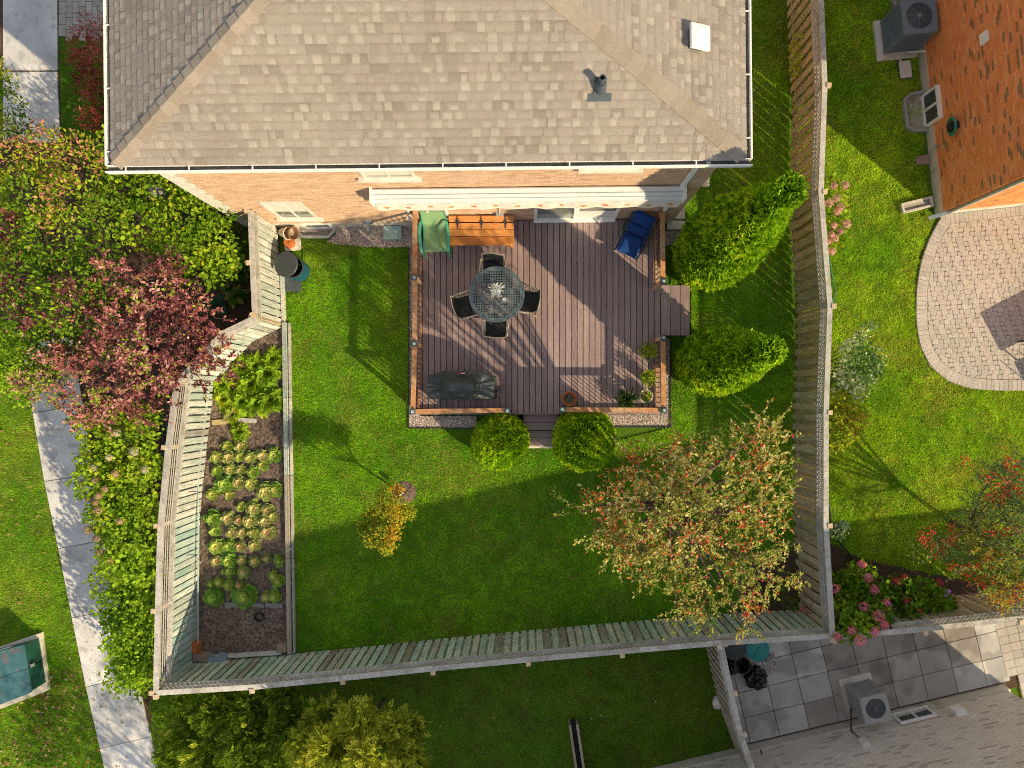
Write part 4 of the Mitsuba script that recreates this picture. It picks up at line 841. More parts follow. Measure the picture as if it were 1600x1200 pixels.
clip = clip.difference(LineString([P2(*p, 0) for p in ((1104, 990), (1170, 1210))]).buffer(.12))
for i in range(-1, 16):
    for j in range(0, 7):
        a0, b1 = .32 + i * .752, -.10 - j * .632 - (.0)
        if i < 9: off = .0
        q = Polygon([gl(a0, b1), gl(a0 + .74, b1), gl(a0 + .74, b1 - .62), gl(a0, b1 - .62)]).intersection(clip)
        if q.is_empty or q.geom_type != 'Polygon' or q.area < .02: continue
        light = i >= 6 or (i == 5 and j >= 1) or i < 0 or (i, j) in ((0, 0),)
        put(pk('flagstone_path__flagstone'), MB().prism(q.buffer(-.003), -.03, .03 + R(0, .006), (R(.75, 1) if light else R(0, .5) + (.2 if j > 2 else 0), R())), 'mat_flag')
for i in range(9):
    for j in range(16):
        a = -.20 - i * .26; b = 1.2 - j * .2
        q = Polygon([gl(a, b), gl(a - .25, b), gl(a - .25, b - .19), gl(a, b - .19)])
        if gl(a, b)[0] > 13.6 or q.intersects(clip.buffer(-.02)) and i == 0 and False: continue
        if i == 0 and b > -.05: continue
        put(pk('flagstone_path__paver'), MB().prism(q, -.03, .036 + R(0, .006), (R(), R())), 'mat_paver')
o = gl(3.46, -.67)
louvre_unit('air_conditioner_001', 'grey air conditioner with dark fan opening by the grey brick wall', (*o, .09), .62, .82, AW, ('mat_ac_grey', 'mat_ac_grey_dark', 'mat_ac_grey_dark'), True, (.8, -.02, .05))
put('air_conditioner_001__line', MB().tube([[*(o + [-.3, -.25]), .3], [*gl(3.97, -.02), .4], [*gl(3.97, -.05), .95]], .02, 6), 'mat_black')
# bins and bags in the corner
def bin_(key, label, x, y, z0, prof, body, lid=None, lidprof=None, cat='bin'):
    lab(key, label, cat); put(key + '__body', MB().lathe(prof, (x, y, z0), 26), body, 40)
    if lid: put(key + '__lid', MB().lathe(lidprof, (x, y, z0), 26), lid, 40)
x, y = P2(1184, 1015, .75)
bin_('recycling_bin', 'round teal bin with lid behind the rear fence', x, y, 0, [(.20, 0), (.26, .72)], 'mat_teal', 'mat_teal', [(.28, .70), (.28, .75), (.22, .78), (.0, .80)])
put('recycling_bin__handle', MB().box((x - .02, y - .05, .805), (.05, .26, .03), -.4), 'mat_teal')
x, y = P2(1146, 1012, .7)
bin_('rubbish_bin', 'dark grey rubbish bin tucked into the fence corner', x, y, 0, [(.22, 0), (.27, .7)], 'mat_black', 'mat_bin_lid', [(.29, .68), (.29, .73), (.2, .77), (.0, .78)])
x, y = P2(1160, 1040, .45)
lab('planter_tub', 'open black plastic tub beside the rubbish bag', 'tub'); put('planter_tub__shell', MB().lathe([(.13, 0), (.19, .42), (.215, .43), (.215, .46), (.175, .46), (.12, .05), (0, .05)], (x, y, 0), 24), 'mat_black', 40)
def blob(key, label, c, r, cat, bsdf, seed, amp=.25, fr=3.0, flat=None):
    s = trimesh.creation.icosphere(subdivisions=4); v = np.array(s.vertices)
    k = 1 + amp * (meshkit.fbm(v * fr + seed * 7.3, 4, seed) - .5) * 2
    v = v * k[:, None] * np.asarray(r) + np.asarray(c)
    if flat is not None: v[:, 2] = np.maximum(v[:, 2], flat)
    put(key, MB().add(v, s.faces), bsdf, True); lab(key, label, cat)
blob('rubbish_bag', 'shiny black rubbish bag lying on the flagstones', [*P2(1180, 1058, .2), .22], [.25, .25, .26], 'bag', 'mat_bag', 3, .45, 3.4, .035)
blob('rubbish_bag_001', 'small dark bag squeezed between the fence and the tub', [*P2(1145, 1040, .2), .2], [.16, .2, .2], 'bag', 'mat_bag', 5, .4, 3, .035)
blob('garden_rock', 'round brown grey rock beside the teal bin', [*P2(1196, 1026, .1), .12], [.15, .11, .13], 'rock', 'mat_block_grey', 6, .2, 2, .02)
x, y = P2(1181, 1026, .3); lab('plastic_jug', 'small white plastic jug under the teal bin', 'jug'); put('plastic_jug__body', MB().lathe([(.0, 0), (.11, .0), (.12, .24), (.05, .32), (.04, .35), (0, .35)], (x, y, 0.03), 16), 'mat_white_dirty', 40); put('plastic_jug__cap', MB().lathe([(.045, .35), (.045, .38), (0, .38)], (x, y, .03), 12), 'mat_white', 40)
rg = poly_px([(1199, 1022), (1207, 1018), (1214, 1049), (1196, 1053), (1195, 1046), (1205, 1043)])
pebbles('gravel_004', rg, 700, (.022, .04), 'pale round pebbles edging the flagstones by the bins', z=.032, seed=31)
# bits below the rear fence
lab('timber_box', 'dark weathered timber trough at the bottom edge of the lower lawn', 'planter')
a, b = P2(896, 1132, .3), P2(912, 1240, .3); d = unit(b - a); nn = np.array([-d[1], d[0]])
for s in (-1, 1): put(pk('timber_box__plank'), MB().beam([*(a + nn * s * .09), .15], [*(b + nn * s * .09), .15], .04, .3), 'mat_board_dark')
put('timber_box__bottom', MB().beam([*a, .06], [*b, .06], .14, .1), 'mat_black'); put('timber_box__cap', MB().beam([*(a + nn * .09), .315], [*(b + nn * .09), .315], .06, .03), 'mat_board_dark'); put('timber_box__cap_001', MB().beam([*(a - nn * .09), .315], [*(b - nn * .09), .315], .06, .03), 'mat_board_dark')
blob('white_stone', 'white stone at the foot of the divider fence', [*P2(1121, 1096), .06], [.13, .16, .12], 'stone', 'mat_white_dirty', 9, .25, 2)

# ------------------------------------------------------------------ transformer box on the left lawn
lab('transformer_box', 'green electrical cabinet with faded top on a concrete pad beside the sidewalk', 'electrical cabinet')
put('transformer_box__pad', MB().prism(poly_px([(-24, 1019), (66, 988), (78, 1077), (-12, 1112)], .05), -.05, .13, (.85, .5)), 'mat_foundation')
bq = [P2(x, y, .13) for x, y in ((-26, 1020), (61, 997), (72, 1066), (-15, 1100))]; bp = Polygon(bq)
put('transformer_box__body', MB().prism(bp, .13, .66, (.5, .5)), 'mat_box_green')
tp = bp.buffer(.025, join_style='mitre'); tq = [np.array(p) for p in tp.exterior.coords[:4]]
cen = np.array(tp.centroid.coords[0]); tq = sorted(tq, key=lambda p: math.atan2(p[1] - cen[1], p[0] - cen[0])); BL, BR, TR, TL = tq[0], tq[1], tq[2], tq[3]
mL, mR = BL * .5 + TL * .5, BR * .5 + TR * .5; e_ = unit(TL - BL) * .006
put('transformer_box__lid', MB().prism(Polygon([mL + e_, mR + e_, TR, TL]), .661, .70, (.4, .5)), 'mat_box_top'); put('transformer_box__lid_001', MB().prism(Polygon([BL, BR, mR - e_, mL - e_]), .661, .70, (.6, .5)), 'mat_box_top')
put('transformer_box__lock', MB().box([*(mR + [.02, 0.03]), .55], (.05, .07, .1), AO), 'mat_galv')
put('transformer_box__sticker', MB().box([*(TL * .38 + TR * .62 + unit(TL - BL) * .004), .52], (.26, .012, .10), math.atan2(TR[1] - TL[1], TR[0] - TL[0])), 'mat_white')
put('transformer_box__door_seam', MB().box([*((mR) + unit(TR - TL) * -.02), .40], (.014, .014, .5), AO), 'mat_black')

# ------------------------------------------------------------------ pots and barrel in the corner left of the window well
x, y = P2(447, 361, .3)
lab('stacked_pots', 'tipped cream and brown plant pots leaning on the wall in the fence corner', 'pots')
Mt = trimesh.transformations.rotation_matrix(math.radians(62), [.25, 1, 0])[:3, :3]
for i, (mt, off) in enumerate((('mat_pot_cream', 0.0), ('mat_pot_brown', .11))):
    m = MB().lathe([(.09, 0), (.145, .22), (.16, .22), (.16, .25), (.14, .25), (.08, .03), (0, .03)], (0, 0, 0), 22); m.xf(Mt, [x - .16 + off * 1.2, y, .17 + off * .15]); put(pk('stacked_pots__pot'), m, mt, 40)
x, y = P2(450, 378, .2)
lab('terracotta_pot', 'upturned orange terracotta pot in the fence corner', 'pot'); put('terracotta_pot__shell', MB().lathe([(.155, 0), (.155, .05), (.14, .05), (.105, .2), (.025, .2), (.02, .17), (0, .17)], (x, y, .0), 24), 'mat_terracotta', 40)
put('plastic_sack', MB().prism(rpoly(*P2(458, 381), .40, .34, .1, .05), 0, .06, (.5, .5)), 'mat_white_dirty', label='pale printed plastic sack under the orange pot', category='sack')
put('plastic_sack__print', MB().prism(rpoly(*P2(463, 371), .16, .09, .2, .02), .0605, .064, (.5, .5)), 'mat_yellow_wood')
x, y = P2(456, 418, .5)
lab('rain_barrel', 'dark blue barrel with grey lid leaning against the pale fence', 'barrel')
put('rain_barrel__body', MB().lathe([(.20, 0), (.25, .1), (.27, .45), (.25, .66), (.24, .68)], (x + .07, y - .02, 0), 26), 'mat_blue_bin', 40)
m = MB().lathe([(.30, 0), (.305, .03), (.29, .05), (.0, .065)], (0, 0, 0), 28); m.xf(trimesh.transformations.rotation_matrix(math.radians(-12), [0, 1, 0])[:3, :3], [x - .045, y + .03, .74]); put('rain_barrel__lid', m, 'mat_bin_lid', 40)
put('rain_barrel__rim', MB().lathe([(.265, .0), (.265, .03), (.24, .03)], (x + .07, y - .02, .665), 26), 'mat_bin_lid', 40)
put('rubber_mat', MB().prism(rpoly(*P2(458, 436), .42, .62, .0, .02), .0, .025, (.5, .5)), 'mat_slate', label='dark grey rubber mat under the barrel', category='mat')
for i in range(7): put(pk('rubber_mat__rib'), MB().box((P2(445 + i * 4.4, 436)[0], P2(0, 438)[1], .027), (.02, .5, .008), uv=(.5, .5)), 'mat_slate')
put('fence_board_offcut', MB().beam(P(441, 430, .05), P(444, 505, .05), .09, .1), 'mat_board_pale', label='pale timber kerb at the foot of the gate fence', category='kerb')

# ------------------------------------------------------------------ furniture on the deck
def D(px, py, z): return P(px, py, DZ + z)
# round table with pierced metal top
tc = D(776, 460, .72); lab('dining_table', 'round dark metal patio table with pierced top', 'table')
Rt = .64; top = Point(tc[0], tc[1]).buffer(Rt, quad_segs=24); holes = []
for i in range(-12, 13):
    for j in range(-12, 13):
        cx, cy = i * .0575, j * .0575; r_ = math.hypot(cx, cy); th = math.atan2(cy, cx)
        if r_ > Rt - .075 or r_ < .05: continue
        if .30 < r_ < .40 and math.sin(th * 4 + .6) > .75: continue
        holes.append(rpoly(tc[0] + cx, tc[1] + cy, .037, .037, .25, .004, 1))
put('dining_table__top', MB().prism(top.difference(unary_union(holes)), tc[2] - .012, tc[2] + .006, (.5, .5)), 'mat_table')
put('dining_table__rim', MB().prism(top.difference(top.buffer(-.035)), tc[2] + .0065, tc[2] + .016, (.5, .5)), 'mat_table')
for t in np.arange(4) * np.pi / 2 + .8:
    f = lambda r_, z: [tc[0] + r_ * math.cos(t), tc[1] + r_ * math.sin(t), DZ + z]
    put(pk('dining_table__leg'), MB().tube([f(.36, .70), f(.2, .45), f(.22, .25), f(.42, .015)], .022, 7), 'mat_table')
lab('centrepiece', 'white bundle of twisted sticks in a small vase on the round table', 'centrepiece')
c = tc + [-.01, .03, .02]; g = np.random.default_rng(3); m = MB()
for i in range(60):
    a, l = g.uniform(0, 6.28), g.uniform(.13, .28); dn = np.array([math.cos(a) * .8 + .25, math.sin(a) * .9 - .55, g.uniform(.2, 1.0)]); dn = unit(dn)
    p0 = c + np.array([g.normal(0, .02), .09 + g.normal(0, .02), .03]); m.tube([p0, p0 + dn * l * .5 + g.normal(0, .012, 3), p0 + dn * l], [.009, .012, .007], 5)
put('centrepiece__sticks', m, 'mat_white', True)
put('centrepiece__vase', MB().lathe([(.03, 0), (.05, .04), (.04, .12), (.03, .12), (.03, .02), (0, .02)], c + [-.02, .10, -.012], 16), 'mat_galv', 40)
put('glass_dish', MB().lathe([(.035, 0), (.06, .03), (.055, .03), (.03, .006), (0, .006)], tc + [.19, -.14, .007], 16), 'mat_galv', 40, label='small glass dish on the round table', category='dish')
def chair(k, label, c, ang, grp='sling chairs around the round table'):
    """Sling chair facing -y before it is turned by ang (the back at +y)."""
    lab(k, label, 'chair', grp); M = rotz(ang); t = [c[0], c[1], DZ]
    def P_(n, m, bs, sm=False): m.xf(M, t); put(k + '__' + n, m, bs, sm)
    xs = np.linspace(-.235, .235, 7); sag = lambda x: -.03 * (1 - (x / .235) ** 2)
    rows = [(-.27, .425), (-.22, .44), (-.1, .43), (.06, .42), (.20, .43), (.235, .50), (.27, .68), (.315, .90)]
    v = np.array([[x, y + (sag(x) * -1.2 if z > .45 else 0), z + (sag(x) if z < .45 else 0)] for y, z in rows for x in xs]); n = len(xs)
    f = [[i * n + j, i * n + j + 1, (i + 1) * n + j + 1, (i + 1) * n + j] for i in range(len(rows) - 1) for j in range(n - 1)]
    P_('sling', MB().add(v, f, (.5, .5)), 'mat_sling', True)
    for s in (-1, 1):
        x = .255 * s
        P_('side_frame' if s < 0 else 'side_frame_001', MB().tube([[x, -.28, .43], [x, .20, .43], [x, .24, .5], [x, .325, .93]], .014, 6), 'mat_frame_beige')
        P_('arm' if s < 0 else 'arm_001', MB().tube([[x * 1.13, .275, .66], [x * 1.16, .0, .655], [x * 1.14, -.24, .64], [x * 1.1, -.27, .6]], [.015, .022, .022, .014], 6), 'mat_frame_beige')
        P_('leg' if s < 0 else 'leg_001', MB().tube([[x * 1.08, -.26, .62], [x * 1.08, -.24, .43], [x * 1.08, -.29, .01]], .013, 6), 'mat_frame_beige')
        P_('leg_002' if s < 0 else 'leg_003', MB().tube([[x * 1.08, .24, .62], [x * 1.08, .17, .42], [x * 1.08, .33, .01]], .013, 6), 'mat_frame_beige')
    P_('back_bar', MB().tube([[-.255, .325, .93], [0, .355, .935], [.255, .325, .93]], .013, 6), 'mat_frame_beige')
    P_('stretcher', MB().tube([[-.27, -.255, .4], [.27, -.255, .4]], .011, 6), 'mat_frame_beige')
chair('sling_chair', 'dark sling chair with beige frame between the round table and the bench', D(770, 426, .45), math.radians(-4))
chair('sling_chair_001', 'dark sling chair with beige frame on the open deck side of the round table', D(820, 470, .45), math.radians(-98))
chair('sling_chair_002', 'dark sling chair with beige frame tucked in on the railing side of the round table', D(733, 477, .45), math.radians(107))
chair('sling_chair_003', 'dark sling chair with beige frame between the round table and the covered grill', D(775, 507, .45), math.radians(176))
# cedar bench with plank back
lab('bench', 'orange cedar bench with black iron strap hinges against the brick wall', 'bench')
bx0, bx1 = D(702, 0, .45)[0], D(803, 0, .45)[0]; by1 = 4.16; tl = lambda x, y, z: np.array([x, y, DZ + z])
bm = D(0, 380, .44)[1]
for i in range(2):
    a, b = bm + .165 * i + .005, bm + .165 * i + .152
    put(pk('bench__seat_plank'), MB().box(((bx0 + bx1) / 2, (a + b) / 2, DZ + .42), (bx1 - bx0, b - a, .04)), 'mat_cedar')
y0 = bm + .335
for i in range(2):
    y = y0 + .15 * i; z = .44 + .07 * i
    put(pk('bench__back_plank'), MB().beam(tl(bx0, y + .06, z + .03), tl(bx1, y + .06, z + .03), .14, .035, up=[0, -.42, .9]), 'mat_cedar')
for i, f in enumerate((.13, .5, .87)):
    x = bx0 + (bx1 - bx0) * f
    k = pk('bench__strap')
    put(k, MB().beam(tl(x, y0 + .0, .47), tl(x, y0 + .27, .60), .022, .016, up=[0, -.42, .9]).add([tl(x - .05, y0 + .13, .542), tl(x, y0 + .05, .503), tl(x + .05, y0 + .13, .542), tl(x, y0 + .21, .581)], [[0, 1, 2], [0, 2, 3]]), 'mat_black_metal')
put('bench__apron', MB().box(((bx0 + bx1) / 2, bm - .012, DZ + .38), (bx1 - bx0 - .02, .03, .12)), 'mat_cedar')
for x in (bx0 + .06, bx1 - .06):
    for y in (bm + .04, bm + .5): put(pk('bench__leg'), MB().box((x, y, DZ + .2), (.08, .08, .40)), 'mat_cedar')
# green lounge chair
lab('lounge_chair', 'light green sling lounge chair with curved green arms beside the bench', 'chair')
c = D(680, 366, .35); M = rotz(.03)
rows = [(-.40, .30), (-.33, .36), (-.1, .33), (.10, .30), (.2, .36), (.33, .62), (.42, .82), (.44, .85)]; xs = np.linspace(-.26, .26, 5)
v = np.array([[x * (1 + .04 * (y < -.2)), y, z - .02 * (1 - (x / .26) ** 2)] for y, z in rows for x in xs]); f = [[i * 5 + j, i * 5 + j + 1, (i + 1) * 5 + j + 1, (i + 1) * 5 + j] for i in range(7) for j in range(4)]
put('lounge_chair__sling', MB().add(v, f, (.5, .5)).xf(M, [c[0], c[1], DZ]), 'mat_green_sling', True)
for s in (-1, 1):
    g = np.linspace(0, 1, 10); arm = [[s * (.30 + .035 * math.sin(t * 3.1)), .22 - .66 * t, .62 - .10 * t - .16 * max(0, t - .8)] for t in g]
    m = MB()
    for a, b in zip(arm[:-1], arm[1:]): m.beam(a, b, .06, .025)
    put(pk('lounge_chair__arm'), m.xf(M, [c[0], c[1], DZ]), 'mat_green_frame')
    put(pk('lounge_chair__leg'), MB().tube([arm[-1], [s * .31, -.5, .02], [s * .31, .3, .02], [s * .29, .25, .6]], .018, 6).xf(M, [c[0], c[1], DZ]), 'mat_green_frame')
    put(pk('lounge_chair__side_rail'), MB().tube([[s * .275, y, z] for y, z in rows], .016, 6).xf(M, [c[0], c[1], DZ]), 'mat_green_frame')
# blue cushioned chaise
lab('chaise', 'blue cushioned chaise lounge with dark frame in the deck corner', 'chaise lounge')
hd_, ft = D(1008, 336, .6), D(978, 398, .35); d = unit((ft - hd_)[:2]); ca = math.atan2(d[1], d[0]) + math.pi / 2; M = rotz(ca); mid = (hd_ + ft) / 2; L = np.linalg.norm((ft - hd_)[:2])
def cush(key, y0, z0, y1, z1, t=.07):
    g = 9; m = MB(); v = []
    a, b = np.array([y0, z0]), np.array([y1, z1]); dd = unit(b - a); nn = np.array([-dd[1], dd[0]])
    if nn[1] < 0: nn = -nn
    X = np.linspace(-.25, .25, g); U = np.linspace(0, 1, g); ln = np.linalg.norm(b - a)
    for sgn in (1, 0):
        for u in U:
            for x in X:
                e = min(1, (.25 - abs(x)) / .04, min(u, 1 - u) * ln / .04); h = (t * math.sqrt(max(e, 0)) * (1 - .12 * math.cos(u * 14)) if sgn else 0)
                p = a + dd * ln * u + nn * h; v.append([x, p[0], p[1]])
    i, j = np.meshgrid(np.arange(g - 1), np.arange(g - 1), indexing='ij'); q = np.stack([i * g + j, (i + 1) * g + j, (i + 1) * g + j + 1, i * g + j + 1], -1).reshape(-1, 4)
    m.add(v, np.vstack([q, q[:, ::-1] + g * g]), (.5, .5)); m.xf(M, [mid[0], mid[1], DZ]); put(key, m, 'mat_blue', True)
cush('chaise__cushion', -L / 2, .36, L * .06, .36); cush('chaise__cushion_001', L * .07, .37, L * .26, .50); cush('chaise__cushion_002', L * .265, .505, L / 2, .74)
for s in (-1, 1):
    put(pk('chaise__side_rail'), MB().tube([[s * .285, -L / 2, .33], [s * .285, L * .07, .33], [s * .285, L * .5, .70]], .022, 6).xf(M, [mid[0], mid[1], DZ]), 'mat_chaise_frame')
    put(pk('chaise__arm'), MB().tube([[s * .33, L * .25, .62], [s * .345, .0, .60], [s * .33, -L * .15, .56], [s * .31, -L * .17, .33]], .026, 6).xf(M, [mid[0], mid[1], DZ]), 'mat_chaise_frame')
    for y in (-L * .42, L * .3): put(pk('chaise__leg'), MB().tube([[s * .285, y, .33], [s * .295, y, .0]], .02, 6).xf(M, [mid[0], mid[1], DZ]), 'mat_chaise_frame')
# covered grill
lab('grill', 'covered barbecue grill under a black fitted cover', 'grill')
x0, x1 = D(667, 0, .9)[0], D(771, 0, .9)[0]; y0, y1 = D(0, 623, .9)[1], D(0, 580, .9)[1]; cx = (x0 + x1) / 2
nx, ny = 44, 24; X = np.linspace(-1, 1, nx); Y = np.linspace(-1, 1, ny); hw, hh = (x1 - x0) / 2, (y1 - y0) / 2
v = []
for yy in Y:
    for xx in X:
        hood = 1 / (1 + math.exp((abs(xx) - .52) * 22)); ridge = max(0, 1 - abs(yy + .12) / .9)
        z = .86 + .02 * xx + hood * (.08 + .22 * min(1, ridge * 1.35))
        fold = .022 * math.sin(math.atan2(yy + .1, abs(xx) - .45) * 9 + 2 * xx) * (1 - hood)
        yo = yy * (1 - .30 * max(0, (abs(xx) - .5) / .5)) if yy > 0 else yy
        v.append([cx + xx * hw, (y0 + y1) / 2 + yo * hh, DZ + z + fold - .03 * (abs(xx) ** 8 + abs(yy) ** 8)])
for k in range(2):                       # skirt rings
    pass
i, j = np.meshgrid(np.arange(ny - 1), np.arange(nx - 1), indexing='ij'); q = np.stack([i * nx + j, i * nx + j + 1, (i + 1) * nx + j + 1, (i + 1) * nx + j], -1).reshape(-1, 4)
put('grill__cover', MB().add(v, q, (.5, .5)), 'mat_cover', True)
per = [r for r in range(nx)] + [r * nx + nx - 1 for r in range(1, ny)] + [(ny - 1) * nx + r for r in range(nx - 2, -1, -1)] + [r * nx for r in range(ny - 2, 0, -1)]
V = np.array(v)[per]; n = len(per); low = V.copy(); cc = np.array([cx, (y0 + y1) / 2]); low[:, 2] = DZ + .08; dd = unit(low[:, :2] - cc); low[:, :2] += dd * (.02 + .022 * np.sin(np.arange(n) * .9))[:, None]
k_ = np.arange(n); put('grill__cover_skirt', MB().add(np.vstack([V, low]), np.c_[k_ + n, (k_ + 1) % n + n, (k_ + 1) % n, k_], (.5, .5)), 'mat_cover', True)
lx, lz = D(720, 0, 1.1)[0], DZ + 1.0; ly = y1 - .045
put('grill__logo_patch', MB().add([[lx - .06, ly - .035, lz + .045], [lx + .11, ly - .035, lz + .045], [lx + .11, ly + .03, lz + .012], [lx - .06, ly + .03, lz + .012]], [[0, 1, 2, 3]], (.5, .5)), 'mat_sling')
tl_ = unit(np.array([0, .065, -.033])); Ml = np.c_[[1, 0, 0], tl_, np.cross([1, 0, 0], tl_)]
tm = meshkit.text_mesh('nex', .04, .003, bold=True); put('grill__logo_text', MB().add(np.array(tm.vertices) @ Ml.T + [lx - .002, ly - .022, lz + .043], tm.faces), 'mat_white')
put('grill__logo_mark', MB().prism(sbox(-.025, -.025, .025, .025).difference(sbox(-.014, -.014, .014, .014)), 0, .003).xf(Ml, [lx - .032, ly - .004, lz + .034]), 'mat_red')
put('grill__wheel', MB().tube([[x1 + .0, y0 + .12, DZ + .09], [x1 + .05, y0 + .12, DZ + .09]], .09, 14), 'mat_black')
put('grill__strap', MB().beam([x0 - .05, y0 + .03, DZ + .5], [x0 + .03, y0 + .03, DZ + .5], .02, .01), 'mat_red')
put('grill_brush', MB().tube([[*P2(650, 640, RT), RT - .1], [*P2(664, 622, DZ + .5), DZ + .45]], .008, 5), 'mat_black', label='thin black grill tool leaning in the railing corner', category='tool')
# pots on the deck
def pot(key, label, px, py, r, h, bs, soil=True):
    c = D(px, py, h); lab(key, label, 'plant pot')
    put(key + '__shell', MB().lathe([(r * .7, 0), (r * .92, h - .04), (r, h - .04), (r, h), (r * .84, h), (r * .7, h - .06)], (c[0], c[1], DZ), 28), bs, 40)
    put(key + '__soil', MB().lathe([(r * .86, 0), (0, .01)], (c[0], c[1], DZ + h - .05), 20), 'mat_soil', 40); return c
POT = [pot('flower_pot', 'large terracotta pot by the deck steps with a small blue green seedling', 890, 623, .175, .30, 'mat_terracotta'), pot('flower_pot_001', 'tan pot with a pale rim in the lower right deck corner', 1010, 619, .16, .28, 'mat_pot_cream'),
       pot('flower_pot_002', 'brown pot under the upper small shrub at the right railing', 1011, 549, .14, .28, 'mat_pot_brown'), pot('flower_pot_003', 'brown pot under the lower small shrub at the right railing', 1012, 590, .14, .28, 'mat_pot_brown'), pot('flower_pot_004', 'dark pot under the fern at the lower railing', 980, 624, .13, .25, 'mat_black')]

# ------------------------------------------------------------------ plants
def leaves(pos, axis, nrm, L, W, col, fold=.3, belly=.5):
    n = len(pos); axis = unit(axis); side = unit(np.cross(nrm, axis)); nn = np.cross(axis, side)
    L = np.broadcast_to(np.asarray(L, float), (n,))[:, None]; W = np.broadcast_to(np.asarray(W, float), (n,))[:, None]
    m = pos + axis * L * belly
    v = np.stack([pos, m - side * W / 2 + nn * W * fold / 2, pos + axis * L, m + side * W / 2 + nn * W * fold / 2], 1).reshape(-1, 3)
    f = (np.array([[0, 1, 2], [0, 2, 3]])[None] + 4 * np.arange(n)[:, None, None]).reshape(-1, 3)
    return v, f, np.repeat(np.clip(col, 0, 1), 4, 0)
def put_leaves(key, parts, bs='mat_leaf'):
    v, f, c, o = [], [], [], 0
    for a, b, d in parts: v.append(a); f.append(b + o); c.append(d); o += len(a)
    scene[key] = mikit.ply((np.vstack(v), np.vstack(f)), bs, color=np.vstack(c)); return key
def palette(g, pos, pal, wts, seed, patch=.6, fr=1.4, jit=.3):
    w = np.cumsum(np.asarray(wts, float) / np.sum(wts)); n = len(pos)
    u = meshkit.fbm(pos * fr, 3, seed); u = np.argsort(np.argsort(u)) / max(n - 1, 1)
    u = np.clip(np.where(g.random(n) < patch, u + g.normal(0, .08, n), g.random(n)), 0, .9999)
    return np.asarray(pal, float)[np.searchsorted(w, u)] * g.uniform(1 - jit, 1 + jit, (n, 1))
def crown(key, cl, n, L, W, pal, wts, seed, droop=.15, shell=.62, patch=.6, fr=1.4, gap=.0, up=.75, flat=.85, zmin=.03, bs='mat_leaf', axis_out=.7):
    g = np.random.default_rng(seed); cl = np.asarray(cl, float); r = cl[:, 3]
    idx = g.choice(len(cl), n, p=r ** 2 / (r ** 2).sum()); d = unit(g.normal(0, 1, (n, 3)) + [0, 0, .25])
    rad = (shell + (1 - shell) * g.random(n)) * r[idx] * (1 + .12 * g.normal(0, 1, n))
    pos = cl[idx, :3] + d * rad[:, None] * [1, 1, flat]
    keep = (pos[:, 2] > zmin) & (meshkit.noise(pos * 3.3, seed) > gap); pos, d = pos[keep], d[keep]; n = len(pos)
    axis = unit(d * axis_out + unit(g.normal(0, 1, (n, 3))) * .8 + [0, 0, -droop]); nrm = unit(d * .5 + g.normal(0, .45, (n, 3)) + [0, 0, up])
    k = g.uniform(.65, 1.25, n)
    return put_leaves(key, [leaves(pos, axis, nrm, L * k, W * k, palette(g, pos, pal, wts, seed, patch, fr))], bs)
def CL(*q): return [[*P(x, y, z), r] for x, y, z, r in q]
def trunk(key, base, cl, r0, fork=.45, seed=0, n=14, stems=1):
    g = np.random.default_rng(seed); cl = np.asarray(cl, float); m = MB(); c = cl[:, :3].mean(0); base = np.array([*base[:2], 0.0])
    f = base + (c - base) * fork + [0, 0, .1]
    m.tube([base - [0, 0, .1], base * .5 + f * .5 + [*g.normal(0, .04, 2), 0], f], [r0 * 1.3, r0, r0 * .8], 8)
    for q in cl[:n]:
        e = q[:3] + [0, 0, q[3] * .3]; mid = f * .45 + e * .55 + np.array([*g.normal(0, .1, 2), -.12]); m.tube([f - (c - base) * .04, mid, e], [r0 * .6, r0 * .38, r0 * .1], 5)
    put(key, m, 'mat_bark', True)
def tree(key, label, base, cl, n, L, W, pal, wts, seed, r0=.06, cat='tree', fork=.45, **kw):
    lab(key, label, cat); trunk(key + '__trunk', base, cl, r0, fork, seed); crown(key + '__crown', cl, n, L, W, pal, wts, seed, **kw)
G1, G2, G3, YG, LG_ = (.08, .17, .012), (.15, .28, .02), (.25, .40, .03), (.46, .52, .035), (.34, .52, .035)

